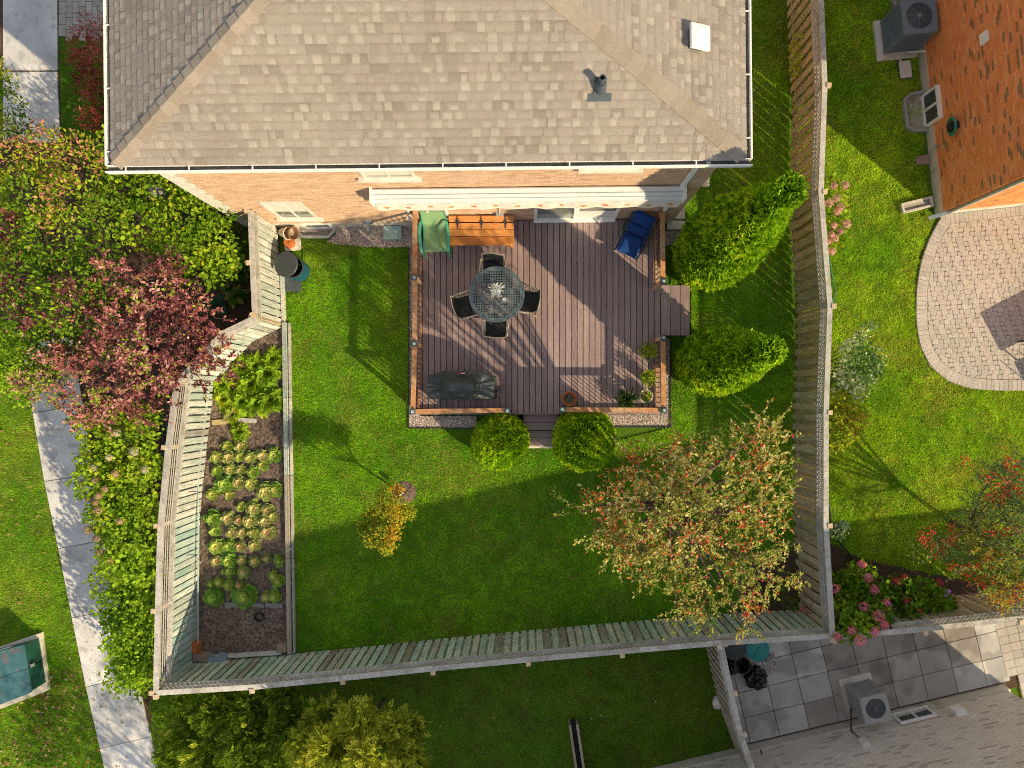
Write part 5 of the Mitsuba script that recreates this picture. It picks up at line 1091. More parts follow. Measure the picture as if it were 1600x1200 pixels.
# ---- cedars: dense sprays over a dark core
def cedar(key, label, base, h, r, n, seed, prof=None, pal=None, wts=None, spray=.10, cat='conifer', lump=.13):
    g = np.random.default_rng(seed); lab(key, label, cat)
    prof = prof or (lambda t: np.clip(np.minimum(.72 + 1.2 * t, 1.0) * (1 - np.clip((t - .22) / .80, 0, 1) ** 1.75) ** .85, 0, 1))
    pal = pal or [(.15, .32, .012), (.27, .50, .018), (.42, .64, .025), (.62, .76, .035)]; wts = wts or [2, 3, 3, 1.4]
    def R_(t, th):
        p = np.stack([np.cos(th) * 2.1 + base[0], np.sin(th) * 2.1, t * h * 1.6], -1)
        return r * prof(t) * (1 + lump * 2 * (meshkit.fbm(p * 1.7, 4, seed) - .5))
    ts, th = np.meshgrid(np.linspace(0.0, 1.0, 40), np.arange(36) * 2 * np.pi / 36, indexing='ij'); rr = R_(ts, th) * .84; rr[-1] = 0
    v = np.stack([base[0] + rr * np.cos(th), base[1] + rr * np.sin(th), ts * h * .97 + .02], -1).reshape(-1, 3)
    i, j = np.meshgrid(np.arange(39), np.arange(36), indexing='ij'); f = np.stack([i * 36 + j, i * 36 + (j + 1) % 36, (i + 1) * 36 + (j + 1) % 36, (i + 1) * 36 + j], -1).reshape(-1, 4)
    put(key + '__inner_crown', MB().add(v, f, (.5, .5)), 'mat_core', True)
    put(key + '__trunk', MB().tube([[*base[:2], -.05], [*base[:2], h * .6]], [.08, .04], 7), 'mat_bark')
    t = 1 - np.sqrt(g.random(n)) * .985 if False else g.random(n); w = R_(t, np.zeros(n)); keep = g.random(n) < (.25 + w / r if cat == 'conifer' and h > 3 else 2); t = t[keep]
    top = int(n * .05); t = np.r_[t, g.uniform(.93, 1.0, top)]; n = len(t); th = g.uniform(0, 2 * np.pi, n); rr = R_(t, th) * g.uniform(.84, 1.04, n); rr = np.where(t > .93, np.maximum(rr, r * .3) * np.sqrt(g.random(n)), rr)
    pos = np.stack([base[0] + rr * np.cos(th), base[1] + rr * np.sin(th), t * h], -1)
    out = np.stack([np.cos(th), np.sin(th), .25 + 1.3 * (t > .9)], -1); parts = []
    ax0 = unit(out * .8 + [0, 0, .75] + g.normal(0, .28, (n, 3))); pl = unit(out * .75 + g.normal(0, .5, (n, 3)))
    # flat sprays stand edge-on to the crown, fanned in their own plane
    pv = unit(np.cross(ax0, pl)); col = palette(g, pos, pal, wts, seed, .5, 1.8, .25)
    for a in (-.62, -.2, .2, .62):
        ax = ax0 * math.cos(a) + pv * math.sin(a); parts.append(leaves(pos - ax0 * .02, ax, pl, spray * g.uniform(.7, 1.2, n), spray * .36, col * g.uniform(.8, 1.2, (n, 1)), .05, .6))
    put_leaves(key + '__crown', parts)
cedar('tall_cedar', 'tall columnar cedar leaning over the fence beside the blue chaise corner', P(1091, 409), 6.1, .84, 14000, 1)
cedar('tall_cedar_001', 'columnar cedar by the lower right railing, the shorter of the two tall ones', P(1089, 570), 5.4, .72, 11500, 2)
ball = lambda t: np.clip(np.sqrt(np.clip(1 - (2 * np.clip(t, 0, 1) - .85) ** 2 / 1.35, 0, 1)), 0, 1)
BP = [(.17, .36, .014), (.30, .54, .02), (.46, .68, .026), (.62, .76, .035)]
cedar('round_cedar', 'round clipped cedar left of the deck steps', P(783, 687), 1.5, .63, 6500, 3, ball, BP, [1.5, 3, 3, 2], .085)
cedar('round_cedar_001', 'round clipped cedar right of the deck steps', P(908, 683), 1.9, .70, 7800, 4, ball, BP, [1.5, 3, 3, 2], .085)

# ---- trees of the back yard
yb = CL((604, 772, 1.5, .22), (592, 796, 1.8, .32), (622, 796, 1.7, .30), (606, 818, 2.0, .34), (578, 808, 1.9, .27), (640, 800, 1.6, .20), (592, 838, 2.2, .28), (612, 840, 2.2, .22), (604, 856, 2.4, .18), (580, 842, 2.2, .18), (570, 828, 2.0, .17), (622, 765, 1.3, .16))
tree('young_tree', 'young ornamental tree turning yellow and orange in the middle of the lawn', P(629, 771), yb, 4600, .08, .028, [(.16, .24, .02), (.34, .40, .035), (.62, .52, .05), (.72, .36, .05)], [3, 3.5, 2.5, 1.5], 31, .025, droop=.5, shell=.2, gap=.3)
put('plant_tag', MB().box(P(627, 772, .42), (.10, .02, .16), .7, (.5, .5)), 'mat_white', label='white plant label hanging at the trunk of the young tree', category='label')
cr = CL((935, 812, 2.6, .42), (905, 800, 2.6, .28), (965, 792, 3.0, .5), (960, 850, 2.8, .42), (1000, 735, 2.9, .42), (1035, 712, 3.0, .42), (1075, 702, 3.2, .42), (1010, 790, 3.5, .6), (1060, 760, 3.8, .62), (1110, 750, 4.0, .6), (1140, 710, 3.6, .45), (1180, 680, 3.5, .38), (1205, 665, 3.4, .28), (1190, 730, 3.8, .5), (1225, 720, 3.3, .32),
        (1060, 830, 4.1, .65), (1120, 810, 4.4, .65), (1180, 800, 4.0, .58), (1230, 790, 3.4, .36), (1235, 850, 3.2, .34), (1000, 860, 3.2, .5), (975, 895, 2.7, .32), (1045, 890, 3.5, .52), (1100, 880, 3.9, .6), (1160, 870, 3.8, .58), (1205, 900, 3.2, .42), (1060, 935, 2.8, .38), (1110, 940, 3.0, .44), (1155, 930, 3.0, .42), (1095, 972, 2.4, .22), (1160, 975, 2.5, .22), (1185, 950, 2.6, .28), (1170, 1000, 2.4, .12), (1060, 975, 2.4, .14))
CRP = [(.20, .28, .045), (.52, .48, .12), (.38, .42, .08), (.66, .60, .24), (.62, .24, .05), (.55, .12, .05)]
cr = [[*P(CX + (q[0] * F / (H - q[2])), CY - q[1] * F / (H - q[2]), q[2] * 1.43), q[3] * (H - q[2] * 1.43) / (H - q[2]) * .98] for q in cr]
lab('berry_tree', 'large crab apple tree with yellow and red autumn leaves inside the rear fence corner', 'tree')
trunk('berry_tree__trunk', P(1018, 764), cr, .09, .4, 41, 34)
def twiggy(key, cl, n, L, W, pal, wts, seed, sprays=24, gap=.3, droop=.25, slen=.32):
    """Crown of leafy twigs: leaves sit along short shoots, so the outline is ragged and the inside open."""
    g = np.random.default_rng(seed); cl = np.asarray(cl, float); r = cl[:, 3]; tot = (r ** 2).sum(); P0, D0 = [], []; tw = MB()
    for q in cl:
        k = max(3, int(n / 14 * q[3] ** 2 / tot)); d = unit(g.normal(0, 1, (k, 3)) + [0, 0, .35]); p = q[:3] + d * q[3] * g.uniform(.25, .95, (k, 1)); P0.append(p); D0.append(unit(d + [0, 0, .1] + g.normal(0, .35, (k, 3))))
    P0, D0 = np.vstack(P0), np.vstack(D0); keep = meshkit.noise(P0 * 2.6, seed) > gap; P0, D0 = P0[keep], D0[keep]; k = len(P0); sl = slen * g.uniform(.5, 1.3, k)
    m = 14; t = np.linspace(.0, 1, m); base = P0[:, None] + D0[:, None] * (t[None, :, None] * sl[:, None, None]); base[..., 2] -= droop * (t ** 2)[None] * sl[:, None]
    pos = base.reshape(-1, 3) + g.normal(0, .012, (k * m, 3)); dd = np.repeat(D0, m, 0); nn = len(pos)
    axis = unit(dd * .6 + unit(g.normal(0, 1, (nn, 3))) * .9 + [0, 0, -.15]); nrm = unit(g.normal(0, .5, (nn, 3)) + [0, 0, .8]); s = g.uniform(.7, 1.25, nn)
    put_leaves(key, [leaves(pos, axis, nrm, L * s, W * s, palette(g, np.repeat(P0, m, 0), pal, wts, seed, .62, .9, .3))])
    for i in range(0, k, 2): tw.tube([P0[i] - D0[i] * sl[i] * .6, base[i, -1]], [.006, .003], 3)
    return tw, P0, D0, sl
tw, P0, D0, sl = twiggy('berry_tree__crown', cr, 18500, .078, .038, CRP, [4, 4, 3.6, 3.4, 1.5, .5], 42, gap=.40, slen=.42)
put('berry_tree__twigs', tw, 'mat_bark'); labels['berry_tree__twigs'] = {'label': 'fine twigs of the crab apple', 'kind': 'stuff'}
def berries(key, pts, r, bs, label):
    s = trimesh.creation.icosphere(subdivisions=1); m = MB()
    for p in pts: m.add(s.vertices * r * R(.8, 1.2) + p, s.faces)
    put(key, m, bs, True); labels[key] = {'label': label, 'kind': 'stuff'}
g_ = np.random.default_rng(9); ii = g_.choice(len(P0), 330); berries('berry_tree__berries', P0[ii] + D0[ii] * sl[ii][:, None] * g_.uniform(.3, 1, (330, 1)) + g_.normal(0, .03, (330, 3)), .017, 'mat_red', 'small red crab apples')

# ---- neighbour side
ash = CL((1500, 850, 1.9, .36), (1462, 846, 2.0, .3), (1530, 800, 2.5, .45), (1560, 770, 2.9, .42), (1590, 740, 3.2, .36), (1555, 740, 3.0, .26), (1600, 790, 3.0, .5), (1545, 850, 2.6, .5), (1590, 860, 2.9, .52), (1520, 890, 2.2, .4), (1560, 905, 2.4, .45), (1600, 915, 2.6, .45), (1590, 940, 2.1, .3), (1560, 932, 1.9, .25), (1640, 830, 3.4, .6), (1650, 900, 3.0, .5))
lab('rowan_tree', 'rowan tree with orange red berry clusters behind the pink hydrangeas', 'tree'); trunk('rowan_tree__trunk', P(1488, 815), ash, .055, .35, 51, 16)
tw, P0, D0, sl = twiggy('rowan_tree__crown', ash, 13000, .075, .026, [(.13, .21, .09), (.22, .31, .12), (.34, .42, .08), (.56, .58, .06), (.62, .28, .03), (.62, .10, .025)], [4, 3.6, 2.4, 1.8, .6, .3], 52, gap=.33)
put('rowan_tree__twigs', tw, 'mat_bark'); labels['rowan_tree__twigs'] = {'label': 'fine grey twigs of the rowan', 'kind': 'stuff'}
pr('mat_berry', (.52, .065, .025), .5, .35)
bp = []
for x, y, z in [(1445, 842, 2.3), (1440, 838, 2.2), (1453, 850, 2.2), (1470, 848, 2.2), (1490, 845, 2.2), (1478, 845, 2.1), (1486, 828, 2.3), (1452, 830, 2.3), (1545, 745, 3.3), (1560, 755, 3.3), (1575, 722, 3.4), (1590, 730, 3.4), (1600, 745, 3.5), (1570, 770, 3.2), (1545, 775, 3.1), (1590, 765, 3.3), (1600, 770, 3.3), (1562, 785, 3.0), (1548, 828, 3.0), (1570, 830, 3.0), (1595, 828, 3.1), (1490, 885, 2.3), (1505, 895, 2.3),
                (1515, 905, 2.2), (1530, 905, 2.3), (1540, 915, 2.2), (1555, 925, 2.2), (1575, 935, 2.3), (1590, 930, 2.4), (1560, 905, 2.6), (1525, 885, 2.5), (1465, 868, 2.1), (1510, 720, 3.2), (1576, 745, 3.4)]:
    c = P(x, y, z)
    bp += [c + g_.normal(0, 1, 3) * [.07, .07, .03] for _ in range(20)]
berries('rowan_tree__berries', bp, .017, 'mat_berry', 'orange red rowan berry clusters')
def heads(key, pts, r, pal, seed, n=150):
    g = np.random.default_rng(seed)
    for i, (x, y, z) in enumerate(pts):
        rr = r * g.uniform(.75, 1.2); d = unit(g.normal(0, 1, (n, 3)) + [0, 0, .3]); pos = P(x, y, z) + d * rr * [1, 1, .85] * g.uniform(.75, 1, (n, 1))
        t = g.random((n, 1)); col = (np.array(pal[0]) * (1 - t) + np.array(pal[1]) * t) * g.uniform(.75, 1.2, (n, 1)) * g.uniform(.8, 1.15)
        put_leaves(pk(key + '__flower_head'), [leaves(pos, unit(np.cross(d, g.normal(0, 1, (n, 3)))), d, .035, .034, col, .1)])
def shrub(key, label, cl, n, L, W, pal, wts, seed, cat='shrub', stems=True, group=None, **kw):
    lab(key, label, cat, group)
    if stems:
        m = MB(); cl_ = np.asarray(cl, float); c = cl_[:, :2].mean(0)
        for q in cl_[:10]: b = np.array([*(c * .6 + q[:2] * .4), 0]); m.tube([b, (b + q[:3]) / 2 + [0, 0, .1], q[:3]], [.014, .01, .005], 4)
        put(key + '__stems', m, 'mat_bark', True)
    crown(key + '__foliage', cl, n, L, W, pal, wts, seed, **kw)
HP = [G1, G2, G3, LG_]
shrub('hydrangea', 'deep pink hydrangea bush spilling over the fence corner', CL((1322, 915, .8, .34), (1345, 900, .8, .34), (1340, 940, 1.25, .40), (1318, 960, 1.45, .36), (1360, 960, 1.5, .36), (1340, 975, 1.7, .32), (1365, 930, 1.2, .34), (1322, 985, 1.8, .22), (1330, 920, 1.2, .36), (1380, 965, 1.5, .22)), 2300, .12, .085, HP, [2, 3.5, 3, 1], 61)
heads('hydrangea', [(1350, 948, 1.72), (1385, 941, 1.6), (1309, 995, 2.05), (1331, 985, 2.05), (1344, 1001, 2.1), (1367, 987, 1.95), (1373, 962, 1.9), (1382, 976, 1.9), (1347, 882, 1.4), (1304, 920, 1.55), (1366, 921, 1.6), (1357, 903, 1.5)], .12, [(.80, .14, .24), (.92, .42, .50)], 62)
shrub('hydrangea_001', 'low hydrangea with dark leaves, dull pink heads and one violet bloom', CL((1405, 922, .95, .34), (1435, 925, .95, .34), (1460, 935, 1.0, .3), (1420, 945, 1.05, .3), (1450, 950, .9, .26), (1478, 945, .8, .22)), 1500, .12, .085, [G1, G2, G3], [3, 4, 2], 63)
heads('hydrangea_001', [(1400, 908, 1.1), (1412, 902, 1.1), (1468, 910, 1.1), (1415, 937, 1.2), (1436, 954, 1.25)], .10, [(.45, .05, .08), (.55, .12, .14)], 64)
heads('hydrangea_001', [(1478, 930, 1.2), (1482, 924, 1.2)], .05, [(.42, .20, .65), (.6, .42, .8)], 65, 60)
shrub('hydrangea_002', 'pale pink hydrangea along the inner side of the long side fence', CL((1300, 310, 1.0, .3), (1308, 340, 1.0, .32), (1302, 370, 1.0, .28), (1298, 290, 1.1, .24)), 650, .11, .075, [G2, LG_, YG], [2, 3, 2], 66)
heads('hydrangea_002', [(1303, 290, 1.5), (1307, 310, 1.5), (1296, 317, 1.5), (1313, 324, 1.4), (1323, 350, 1.3), (1303, 352, 1.4), (1313, 361, 1.3), (1299, 366, 1.4), (1304, 372, 1.35), (1293, 378, 1.4), (1300, 393, 1.2), (1320, 289, 1.4), (1308, 331, 1.45)], .095, [(.72, .34, .32), (.80, .55, .46)], 67, 120)
shrub('dogwood_shrub', 'silvery variegated shrub growing against the long side fence', CL((1345, 530, 1.6, .2), (1330, 550, 1.5, .32), (1355, 560, 1.5, .34), (1320, 575, 1.3, .34), (1345, 590, 1.4, .36), (1368, 575, 1.3, .25), (1310, 600, 1.0, .3), (1335, 612, .9, .3), (1360, 510, 1.8, .14)), 3000, .08, .045, [(.10, .22, .05), (.22, .36, .10), (.60, .68, .36), (.80, .82, .56)], [3, 3, 2.5, 1.6], 68, shell=.3, gap=.3)
shrub('maple_shrub', 'yellow green maple shrub with a few orange leaves beside the fence post', CL((1308, 625, 1.0, .3), (1325, 640, 1.1, .34), (1310, 660, 1.2, .34), (1335, 660, 1.2, .28), (1318, 682, 1.3, .28), (1300, 690, 1.0, .24)), 1300, .10, .075, [G3, YG, (.40, .38, .04), (.52, .30, .03)], [2, 4, 2.5, .7], 69, fr=.8)
shrub('blue_sedum', 'small blue green plant at the edge of the dark mulch bed', CL((1308, 830, .35, .2), (1318, 822, .3, .12)), 320, .07, .045, [(.16, .24, .16), (.30, .38, .26), (.14, .26, .05)], [3, 3, 1], 70, stems=False)
shrub('bed_perennial', 'leafy green perennial below the berry tree beside the rear fence', CL((1215, 925, .5, .25), (1225, 905, .5, .2), (1240, 945, .6, .16), (1195, 930, .4, .18)), 700, .08, .02, [G1, G2, (.12, .17, .07)], [3, 3, 2], 71, stems=False)
heads('bed_perennial', [(1256, 950, .9), (1262, 957, .9), (1250, 955, .8), (1268, 945, .9), (1252, 978, .9)], .045, [(.6, .15, .2), (.7, .25, .25)], 72, 50)

# ---- plants along the left side
shrub('viburnum', 'large green shrub with round leaves below the left roof corner', CL((205, 250, 1.9, .5), (240, 245, 1.8, .5), (275, 262, 1.8, .55), (310, 300, 1.7, .5), (340, 330, 1.5, .42), (250, 300, 2.0, .6), (290, 345, 2.0, .62), (225, 350, 2.2, .62), (330, 375, 1.8, .55), (275, 395, 2.0, .55), (345, 410, 1.6, .42), (310, 425, 1.8, .45), (362, 405, 1.3, .26), (190, 300, 2.2, .5), (170, 245, 1.9, .5)), 7600, .10, .082, [G1, G2, G3, YG, LG_], [2.2, 3, 3, 1.2, 1.2], 81, gap=.24)
dg = CL((20, 250, 2.8, .6), (70, 240, 2.8, .6), (120, 250, 2.7, .6), (50, 310, 3.0, .7), (110, 310, 3.0, .65), (160, 330, 2.8, .55), (20, 360, 3.0, .6), (80, 370, 3.2, .7), (30, 430, 3.0, .65), (100, 430, 3.1, .65), (155, 400, 2.7, .5), (40, 490, 2.8, .6), (110, 490, 2.8, .6), (170, 460, 2.7, .5), (10, 530, 2.4, .45), (75, 535, 2.3, .45), (-40, 300, 3, .7), (-40, 400, 3, .7), (140, 545, 2.2, .4), (60, 550, 2.0, .5), (95, 565, 1.9, .42), (50, 575, 1.6, .34))
tree('dogwood_tree', 'spreading tree with yellow green leaves turning pinkish bronze at the left edge', P(90, 420), dg, 12500, .095, .05, [G1, G2, G3, YG, (.58, .34, .16), (.60, .25, .17)], [3, 3.4, 3.2, 1.4, .7, .6], 82, .07, gap=.25, fr=.75, patch=.7)
SP = [(.13, .05, .06), (.33, .11, .12), (.52, .21, .20), (.72, .40, .35), (.36, .50, .05)]
sm_ = CL((215, 440, 2.6, .42), (262, 430, 2.7, .45), (300, 470, 2.6, .45), (325, 495, 2.5, .36), (240, 480, 2.8, .5), (190, 500, 2.8, .5), (150, 480, 2.6, .42), (280, 520, 2.7, .45), (330, 545, 2.3, .4), (352, 575, 2.1, .3), (225, 545, 2.9, .5), (160, 560, 2.8, .5), (100, 585, 2.6, .46), (75, 610, 2.3, .36), (130, 620, 2.5, .5), (185, 610, 2.7, .5), (245, 590, 2.6, .46), (290, 570, 2.3, .4), (165, 650, 2.2, .4), (215, 640, 2.2, .34), (125, 660, 2.0, .3), (255, 625, 2.2, .28), (315, 590, 2.0, .26), (268, 470, 2.6, .34), (20, 372, 2.9, .35), (85, 570, 2.4, .42), (65, 590, 2.2, .3), (110, 548, 2.5, .4), (40, 600, 2.2, .3), (15, 450, 3.1, .34), (5, 345, 3.1, .3), (110, 465, 3.2, .32), (175, 430, 3.0, .34), (60, 500, 3.0, .3))
lab('smoke_bush', 'purple leaved smoke bush spreading over the sidewalk and the pale corner fence', 'tree'); trunk('smoke_bush__trunk', P(250, 545), sm_, .06, .3, 83, 25)
tw, *_ = twiggy('smoke_bush__crown', sm_, 15000, .085, .05, SP, [2.6, 4, 3.2, 1.8, 1.5], 84, gap=.34, droop=.1, slen=.25)
put('smoke_bush__twigs', tw, 'mat_bark'); labels['smoke_bush__twigs'] = {'label': 'thin twigs of the smoke bush', 'kind': 'stuff'}
shrub('lime_shrub', 'low bright lime green shrub at the left edge above the sidewalk', CL((10, 570, .6, .42), (45, 560, .6, .42), (65, 585, .6, .35), (25, 600, .5, .34), (-20, 590, .6, .4), (75, 570, .5, .26)), 2600, .06, .042, [G2, LG_, (.40, .58, .03), (.46, .60, .05)], [1, 3, 4, 2], 85)
shrub('japanese_maple', 'red feathery Japanese maple under the left eave', CL((130, 70, 1.6, .36), (150, 50, 1.8, .4), (155, 95, 1.9, .42), (135, 130, 1.6, .36), (155, 150, 1.8, .4), (140, 185, 1.4, .3), (160, 190, 1.6, .3), (120, 100, 1.5, .28)), 2600, .11, .022, [(.16, .02, .03), (.34, .05, .06), (.52, .11, .10), (.6, .22, .18)], [2.5, 3, 2.4, 1], 86, shell=.4, gap=.25)
shrub('corner_shrub', 'yellow green shrub at the left picture edge beside the front walkway', CL((8, 130, .8, .3), (15, 165, .9, .36), (25, 195, .8, .34), (5, 205, .9, .34), (-10, 110, .8, .34), (40, 215, .7, .26)), 1300, .075, .04, [G1, G2, YG, (.36, .34, .05)], [2, 3, 2.6, 1.4], 87)
def rosette(key, label, px, py, n, L, W, pal, seed, cat='plant', h=.25, group=None):
    g = np.random.default_rng(seed); lab(key, label, cat, group); c = P(px, py, .02); th = np.arange(n) * 2.4 + g.normal(0, .2, n); el = g.uniform(.3, 1.2, n); parts = []
    d = np.stack([np.cos(th) * np.cos(el), np.sin(th) * np.cos(el), np.sin(el)], -1); Ls = L * g.uniform(.7, 1.15, n)
    k = g.integers(0, len(pal), n); col = np.array(pal)[k] * g.uniform(.8, 1.2, (n, 1))
    mid = c + d * Ls[:, None] * .5; ax2 = unit(d * [1, 1, .1] + [0, 0, -.25])
    up = np.array([0, 0, 1.0]) + np.zeros((n, 3))
    # two-piece arching blades: rising base and drooping tip
    parts.append(leaves(np.repeat(c[None], n, 0) + d * .01, d, up, Ls * .75, W, col, .4, .75)); parts.append(leaves(c + d * Ls[:, None] * .42, ax2, up, Ls * .62, W * 1.05, col * 1.05, .3, .35))
    put_leaves(key + '__leaves', parts)
HO = [('hosta', 'variegated hosta at the foot of the gate fence, nearest the corner fence', 368, 462, 26, .36, .13), ('hosta_001', 'variegated hosta halfway along the gate fence', 378, 425, 26, .36, .13), ('hosta_002', 'dark hosta beside the green shrub below the house corner', 352, 440, 22, .34, .14), ('hosta_003', 'blue green hosta near the purple smoke bush', 340, 478, 20, .34, .16),
      ('daylily', 'clump of narrow leaved daylily under the house corner', 348, 345, 46, .5, .025), ('daylily_001', 'narrow leaved clump beside the upper end of the gate fence', 378, 372, 46, .48, .025), ('daylily_002', 'dark grassy clump between the hostas and the fence', 385, 395, 40, .4, .03)]
for i, (k, l, x, y, n, L, W) in enumerate(HO): rosette(k, l, x, y, n, L, W, [(.10, .24, .15)] if i == 3 else [(.05, .14, .018), (.09, .20, .02), (.32, .36, .10)] if i < 3 else [(.08, .18, .02), (.14, .26, .025), (.26, .28, .03)], 90 + i)
blob('grey_rock', 'rough grey boulder in the shrubs below the left roof corner', [*P2(246, 306, 2.0), 1.9], [.2, .22, .35], 'rock', 'mat_block_grey', 12, .25, 2.2)
# hydrangea hedge beside the sidewalk, five bushes
HH = [('white_hydrangea', 'white hydrangea bush below the purple smoke bush', 690, 128, 240), ('white_hydrangea_001', 'cream flowered hydrangea bush, second along the sidewalk below the smoke bush', 765, 136, 240), ('white_hydrangea_002', 'hydrangea bush with a few tan heads in the middle of the sidewalk hedge', 845, 150, 240), ('white_hydrangea_003', 'dark green hydrangea bush without blooms next to the sidewalk', 930, 160, 240), ('white_hydrangea_004', 'green hydrangea bush at the lower end of the sidewalk hedge', 1015, 172, 242)]
for i, (k, l, y0, xa, xb) in enumerate(HH):
    cl = []
    for yy in np.arange(y0 - 38, y0 + 48, 20):
        for xx in np.linspace(xa + 16 + (yy - y0) * .2 + R(-7, 7), xb - 12, 4): cl.append([*P(xx + R(-4, 4), yy + R(-5, 5), R(1.1, 1.5) + (.38 if i < 3 else 0)), R(.26, .40)])
    if i == 4: cl = [q for q in cl] + CL((205, 1055, .8, .28), (225, 1070, .8, .26), (232, 1050, .9, .26), (218, 1085, .6, .18))
    shrub(k, l, cl, 2300, .11, .085, [G2, G3, LG_, (.30, .46, .03)] if i > 1 else [G2, G3, LG_, YG, (.42, .52, .05)], [2, 3, 3, 1.5] if i > 1 else [1.4, 2.4, 3, 1.6, 1.4], 100 + i, gap=.12, group='hydrangea bushes along the sidewalk')
heads('white_hydrangea', [(209, 706, 2.15), (183, 676, 2.05), (146, 732, 1.95), (226, 734, 2.1), (170, 715, 2.1)], .10, [(.55, .52, .28), (.66, .62, .42)], 110)
heads('white_hydrangea_001', [(164, 764, 2.1), (149, 750, 2.0), (154, 775, 2.1), (134, 738, 1.85), (139, 779, 1.85), (149, 785, 2.05), (153, 798, 2.05), (128, 755, 1.8), (180, 740, 2.1)], .09, [(.55, .46, .27), (.52, .30, .17)], 111)
heads('white_hydrangea_002', [(187, 815, 2.15), (151, 842, 2.0), (156, 863, 2.0), (138, 828, 1.85), (172, 876, 2.05)], .09, [(.48, .30, .17), (.55, .42, .25)], 112)
# feathery conifers below the rear fence
CB = [(.08, .15, .014), (.15, .24, .02), (.26, .36, .028), (.46, .52, .05)]
def feathery(key, label, cl, n, seed, pal, wts, cat='conifer', spray=.17):
    g = np.random.default_rng(seed); lab(key, label, cat); cl = np.asarray(cl, float); r = cl[:, 3]; trunk(key + '__trunk', cl[:, :2].mean(0), cl, .04, .3, seed, 20)
    idx = g.choice(len(cl), n, p=r ** 2 / (r ** 2).sum()); d = unit(g.normal(0, 1, (n, 3)) + [0, 0, .5]); pos = cl[idx, :3] + d * (r[idx] * g.uniform(.2, 1.05, n))[:, None]
    keep = (meshkit.noise(pos * 2.6, seed) > .42) & (pos[:, 2] > .05); pos, d = pos[keep], d[keep]; n = len(pos); ax0 = unit(d * .9 + [0, 0, .25] + g.normal(0, .35, (n, 3))); pl = unit([0, 0, 1.0] + g.normal(0, .6, (n, 3))); pv = unit(np.cross(ax0, pl)); col = palette(g, pos, pal, wts, seed, .5, 1.1, .3); parts = []
    for s in (0, .33, .66, 1):
        for sg in ((-1, 1) if s < 1 else (0,)):
            a = .75 * sg * (1 - .2 * s); ax = ax0 * math.cos(a) + pv * math.sin(a); parts.append(leaves(pos + ax0 * spray * s * .8, ax, pl, spray * .55 * (1.1 - .5 * s), spray * .16, col * g.uniform(.8, 1.2, (n, 1)), .1))
    put_leaves(key + '__crown', parts)
feathery('cedar_bush', 'dark feathery cedar bush below the left half of the rear fence', CL((300, 1130, 1.2, .5), (350, 1110, 1.4, .5), (400, 1110, 1.5, .5), (440, 1100, 1.6, .45), (330, 1170, 1.5, .55), (390, 1160, 1.8, .55), (440, 1150, 1.8, .5), (280, 1180, 1.3, .5), (350, 1210, 1.7, .5), (420, 1200, 1.9, .5), (470, 1120, 1.7, .4), (520, 1075, 1.9, .14)), 9000, 121, CB, [3, 3.5, 2, .6])
feathery('cedar_bush_001', 'feathery cedar lit bright yellow green at the bottom of the lower lawn', CL((510, 1120, 2.0, .4), (560, 1130, 2.3, .45), (610, 1140, 2.3, .42), (645, 1135, 2.1, .26), (520, 1170, 2.5, .5), (580, 1180, 2.7, .5), (630, 1180, 2.4, .4), (500, 1210, 2.6, .5), (560, 1220, 2.7, .5), (650, 1190, 2.0, .24), (480, 1160, 2.2, .4)), 9500, 122, [(.14, .20, .02), (.28, .34, .03), (.48, .52, .045), (.64, .64, .08)], [2, 3, 3, 2])
shrub('grape_vine', 'bright green leafy vine at the lower end of the pale garden fence', CL((250, 1105, .5, .22), (270, 1095, .5, .26), (285, 1110, .5, .22), (255, 1125, .4, .18), (300, 1100, .4, .2), (330, 1095, .4, .18)), 520, .11, .10, [G2, G3, LG_], [2, 3, 2], 123, stems=False)

# ---- vegetable bed
def lettuce_fn(p, n, uv):
    v = uv.y; g = fbm(p.x * 60, p.y * 60, p.z * 60, octaves=2)
    outer = ramp(v, [(.09, .23, .02), (.17, .29, .03), (.21, .27, .06), (.15, .20, .05)]); inner = ramp(v, [(.30, .46, .06), (.56, .56, .14), (.62, .52, .22), (.60, .34, .20)])
    return mix_c(outer, inner, uv.x) * (.65 + .7 * g)
scene['mat_lettuce'] = {'type': 'twosided', 'bsdf': {'type': 'principled', 'base_color': proc(lettuce_fn), 'roughness': .5, 'specular': .35}}
LT = [[(356, 697, 8, .4), (377, 697, 8, .6), (412, 712, 12, .7), (429, 711, 11, .2)], [(340, 714, 9, .5), (359, 714, 8, .7), (376, 713, 9, .35), (392, 715, 9, .5), (411, 726, 8, .4)], [(340, 735, 9, .15), (361, 733, 8, .5), (377, 734, 9, .6), (396, 737, 11, .2)], [(353, 756, 13, .1), (375, 753, 9, .7), (393, 755, 11, .45), (417, 767, 13, .55), (432, 765, 11, .25)],
      [(333, 772, 10, .35), (359, 772, 7, .5), (377, 791, 6, .4), (398, 794, 12, .55), (419, 796, 10, .75)], [(335, 809, 13, .1), (357, 809, 9, .75), (375, 812, 9, .95), (393, 813, 11, .6), (416, 813, 10, .7), (427, 806, 8, .5)], [(337, 829, 9, .2), (363, 831, 8, .7), (379, 832, 8, .75), (397, 832, 10, .5), (419, 830, 11, .8)],
      [(339, 852, 11, .3), (359, 853, 9, .15), (376, 853, 8, .85), (399, 851, 11, .65)], [(339, 875, 10, .8), (358, 875, 11, .1), (379, 875, 8, .6), (399, 877, 10, .7), (418, 872, 6, .7), (437, 875, 9, .25)], [(360, 892, 9, .15), (381, 893, 10, .6), (428, 899, 9, .35), (436, 907, 9, .3)],
      [(331, 912, 7, .2), (343, 909, 7, .4), (359, 913, 10, .3), (375, 913, 9, .9)], [(335, 931, 16, .0), (385, 929, 17, .12), (417, 932, 9, .55), (430, 931, 9, .3)]]
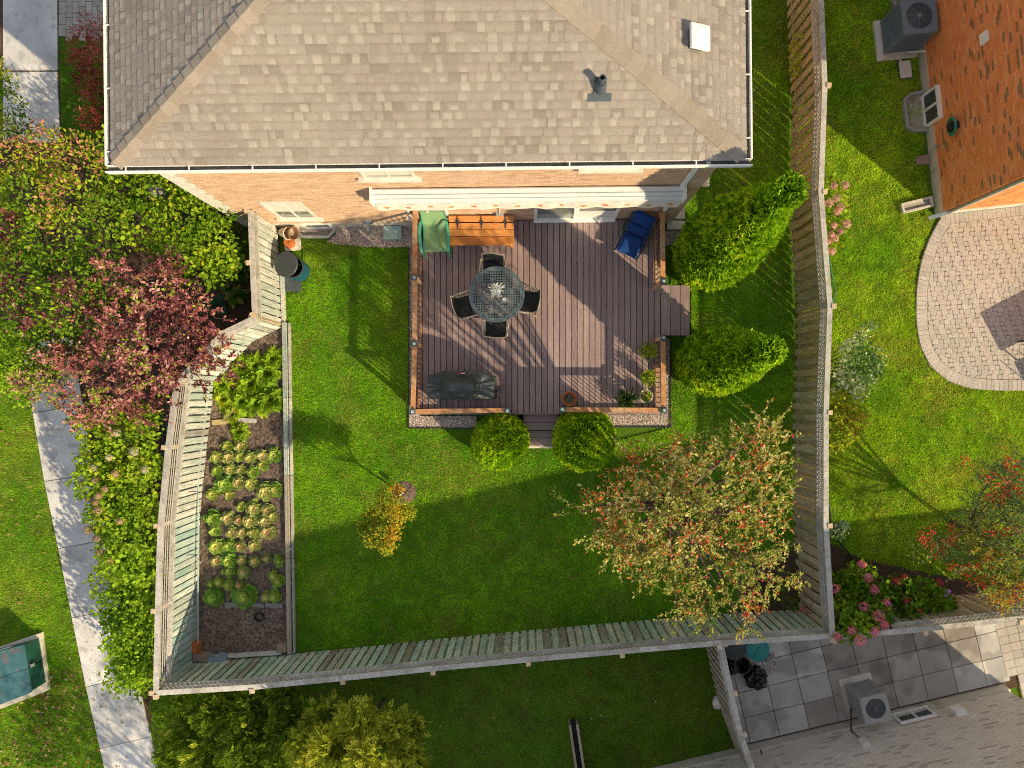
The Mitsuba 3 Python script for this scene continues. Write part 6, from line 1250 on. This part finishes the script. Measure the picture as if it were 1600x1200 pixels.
ORD = ['first', 'second', 'third', 'fourth', 'fifth', 'sixth', 'seventh', 'eighth', 'ninth', 'tenth', 'eleventh', 'twelfth']
for ri, row in enumerate(LT):
    for ci, (x, y, r, hue) in enumerate(row):
        g = np.random.default_rng(500 + ri * 10 + ci); k = nk('lettuce'); c = P(x, y, .05); rad = r * .0158 * 1.2 * g.uniform(.8, 1.12); op = g.uniform(.5, 1.1); m = MB()
        for ring, (cnt, rr, el, tone, z0) in enumerate(((8, 1.0, .25, 0, 0), (7, .80, .65, .25, .02), (6, .58, 1.0, .6, .05), (5, .36, 1.25, 1.0, .07))):
            a0 = g.random() * 6
            for q in range(cnt):
                el_ = el * op; th = a0 + q * 2 * np.pi / cnt + g.normal(0, .15); L = rad * rr * g.uniform(.85, 1.15); w = rad * .85 * (.5 + .5 * rr)
                o = np.array([math.cos(th), math.sin(th), 0]); s = np.array([-o[1], o[0], 0]); zz = np.array([0, 0, 1.0])
                f1 = c + zz * (z0 * rad * 6) + o * L * .45 * math.cos(el_) + zz * L * .5 * math.sin(el_); tip = c + zz * (z0 * rad * 6) + o * L * (math.cos(el_) * .9 + .1) + zz * (L * .75 * math.sin(el_) + .01)
                wv = lambda: zz * g.normal(0, .012)
                v = [c, f1 - s * w * .5 + zz * .35 * w + wv(), f1 - zz * .008, f1 + s * w * .5 + zz * .35 * w + wv(), tip - s * w * .35 + wv(), tip + zz * .01 + o * .01, tip + s * w * .35 + wv()]
                m.add(v, [[0, 2, 1], [0, 3, 2], [1, 2, 4], [2, 5, 4], [2, 3, 6], [2, 6, 5]], None); m.u[-1] = np.clip(np.c_[np.full(7, tone) + np.array([.2, 0, .1, 0, -.1, 0, -.1]), np.full(7, min(1, max(0, hue + g.normal(0, .06))))], 0, 1)
        cw = 'bright green' if hue < .25 else 'yellow green' if hue < .45 else 'pale green' if hue < .65 else 'pale pinkish' if hue < .8 else 'brownish'
        put(k, m, 'mat_lettuce', False); lab(k, f'{cw} {"large " if r > 12 else "small " if r < 8 else ""}lettuce, {ORD[ci]} from the fence in the {ORD[ri]} row below the greens', 'lettuce', 'lettuce heads in the vegetable bed')
for i, (l, x, y, n, L, W, pal) in enumerate((('broad leaved greens against the netting at the top of the bed', 420, 585, 46, .34, .12, [G3, LG_, (.15, .30, .05)]), ('tall leafy greens in the middle of the top clump', 395, 600, 50, .36, .13, [G2, G3, LG_]), ('leafy greens at the lower right of the top clump', 425, 625, 46, .33, .12, [G2, G3]), ('yellowing leafy greens left of the top clump', 352, 625, 30, .26, .10, [LG_, YG, (.35, .36, .10)]), ('pale leafy greens at the lower edge of the top clump', 365, 648, 26, .24, .10, [YG, (.36, .38, .12), LG_]),
        ('leafy greens beside the purple smoke bush', 380, 575, 36, .30, .11, [G3, LG_]), ('bushy bright green plant under the loose boards', 376, 675, 40, .24, .09, [G2, LG_, (.22, .30, .03)]), ('leafy greens nearest the upper bed corner', 428, 562, 34, .28, .11, [G3, LG_]), ('leafy greens in the centre right of the top clump', 405, 630, 40, .32, .12, [G2, G3, LG_]), ('leafy greens just below the upper timber of the bed', 402, 572, 36, .30, .11, [G3, LG_]), ('pale leafy greens below the purple smoke bush', 350, 602, 30, .28, .10, [LG_, YG]), ('leafy greens in the lower middle of the top clump', 380, 628, 36, .30, .11, [G3, LG_]))):
    rosette(nk('leafy_green'), l, x, y, int(n * 1.5), L * 1.3, W * 1.3, pal, 140 + i, 'vegetable', group='leafy greens at the top of the vegetable bed')

# ---- deck pots
g_ = np.random.default_rng(77)
for i, (pc, L, W, n, pal, r) in enumerate(((POT[0], .05, .03, 14, [(.05, .16, .12), (.08, .2, .14)], .06), (POT[1], .06, .04, 90, [G2, LG_, YG], .14), (POT[2], .07, .035, 260, [G2, LG_, YG], .19), (POT[3], .07, .035, 260, [G2, LG_, YG], .19))):
    k = ('seedling', 'potted_herb', 'potted_shrub', 'potted_shrub_001')[i]
    shrub(k, ('tiny blue green seedling in the large terracotta pot', 'leafy herb inside the pale rimmed pot', 'small rounded shrub in the upper pot at the right railing', 'small rounded shrub in the lower pot at the right railing')[i], [[pc[0], pc[1], pc[2] + (.0 if i < 2 else .14), r]], n, L, W, pal, [1] * len(pal), 150 + i, 'plant', stems=i > 1, shell=.3, zmin=DZ + .05)
rosette('fern', 'dark green fern arching over its pot at the lower railing', 980, 624, 40, .38, .045, [(.04, .09, .02), (.06, .12, .03)], 155, 'plant')
for k in [k for k in scene if k.startswith('fern__')]: scene[k]['to_world'] = T().translate([*(D(980, 624, .25)[:2] - P2(980, 624, .02)), DZ + .22])

# ---- fallen leaves on grass and paving
def litter(key, region, n, seed, pal, label, size=(.04, .085), z=.05, cluster=None):
    g = np.random.default_rng(seed); x0, y0, x1, y1 = region.bounds; p = np.c_[g.uniform(x0, x1, n * 4), g.uniform(y0, y1, n * 4)]
    if cluster is not None: p = p[g.random(len(p)) < cluster(p)]
    p = p[shapely.contains_xy(region, p[:, 0], p[:, 1])][:n]; n = len(p); th = g.uniform(0, 6.28, n); L = g.uniform(*size, n)
    ax = np.stack([np.cos(th), np.sin(th), g.normal(0, .25, n)], -1); nr = unit(g.normal(0, .35, (n, 3)) + [0, 0, 1]); col = np.array(pal)[g.integers(0, len(pal), n)] * g.uniform(.7, 1.2, (n, 1)); pos = np.c_[p, np.full(n, z) + g.uniform(0, .015, n)]
    parts = [leaves(pos, ax, nr, L, L * .62, col, g.uniform(-.5, .7, (n, 1)))]
    for s in (-.8, .8):
        a2 = unit(ax + s * np.cross(nr, ax)); parts.append(leaves(pos + ax * (L * .15)[:, None], a2, nr, L * .6, L * .35, col * .95, .3))
    put_leaves(key, parts); lab(key, label, 'fallen leaves', kind='stuff')
TANS = [(.42, .27, .13), (.50, .38, .16), (.33, .18, .09), (.48, .28, .12), (.55, .47, .25)]
litter('fallen_leaves', reg_left, 760, 161, TANS, 'tan fallen leaves scattered over the left grass strip', (.05, .11), cluster=lambda p: np.clip(.10 + .9 * (p[:, 1] < -6.6) * (.3 + meshkit.noise(np.c_[p * 1.2, p[:, 0] * 0], 2)), 0, 1))
litter('fallen_leaves_001', reg_main, 190, 162, TANS, 'small dry leaves scattered over the back yard lawn', (.03, .06))
litter('fallen_leaves_002', reg_right, 60, 163, TANS, 'dry leaves on the lawn of the orange house', (.03, .065), cluster=lambda p: np.clip(.1 + .9 * (p[:, 1] < -1.5), 0, 1))
litter('fallen_leaves_003', reg_low, 60, 164, TANS, 'dry leaves on the lower lawn', (.05, .10))
litter('fallen_leaves_004', poly_px([(110, 970), (160, 960), (250, 1200), (150, 1200)]), 60, 165, TANS + [(.5, .4, .05)], 'leaves lying along the sidewalk', (.03, .07), .045)
# trees outside the picture whose shade falls into it
off = [[-4.6, -12.6, 4.2, .9], [-5.4, -12.2, 5.0, .9], [-4.2, -13.2, 5.4, 1.0], [-5.6, -13.4, 4.6, .9], [-3.8, -12.4, 4.4, .7], [-5.0, -12.8, 6.0, .8], [-6.3, -12.6, 4.2, .7]]
tree('shade_tree', 'maple standing below the lower picture edge that dapples the sidewalk', (-4.8, -12.8), off, 3600, .11, .08, [G2, G3, YG], [3, 3, 1], 171, .1, gap=.42)

put('garden_hose', MB().tube([P(1291, 380, .1), P(1296, 405, .04), P(1300, 430, .04), P(1306, 455, .04), P(1299, 480, .04)], .014, 6), 'mat_green_wire', label='green garden hose lying along the inner side of the long side fence', category='hose')
put('bed_edging_002', MB().tube([P(1292, 760, .05), P(1296, 800, .05), P(1303, 838, .05), P(1325, 862, .05), P(1336, 880, .05)], .018, 6), 'mat_black', label='black plastic edging along the dark hydrangea bed', category='edging')
shrub('fence_creeper', 'thin yellowing creeper climbing the top part of the long side fence', CL((1242, 75, .8, .12), (1243, 92, .9, .14), (1241, 110, .7, .12), (1247, 60, 1.2, .1)), 260, .07, .04, [YG, LG_, (.5, .42, .05)], [3, 2, 2], 180, stems=False)

pebbles('soil_clods', poly_px(bed).buffer(-.05), 330, (.012, .05), 'crumbly clods on the vegetable bed', z=.025, seed=190, bsdf='mat_soil', flat=.55)
litter('fallen_leaves_005', poly_px(bed).buffer(-.08), 60, 191, TANS + [(.5, .42, .1)], 'small dry leaves on the vegetable bed', (.03, .06), .06)

for k, rg, n, sd, lb in (('clover', reg_main, 2600, 195, 'small patches of clover in the back yard lawn'), ('clover_001', reg_right, 1300, 196, 'clover and broad leaved weeds in the lawn beside the orange house')):
    litter(k, rg, n, sd, [(.10, .30, .02), (.16, .38, .03), (.24, .44, .05)], lb, (.018, .036), .045, lambda p: np.clip(4 * meshkit.fbm(np.c_[p * 1.4, np.full(len(p), sd * 1.0)], 3, sd) - 1.9, 0.02, 1)); labels[k]['category'] = 'clover'
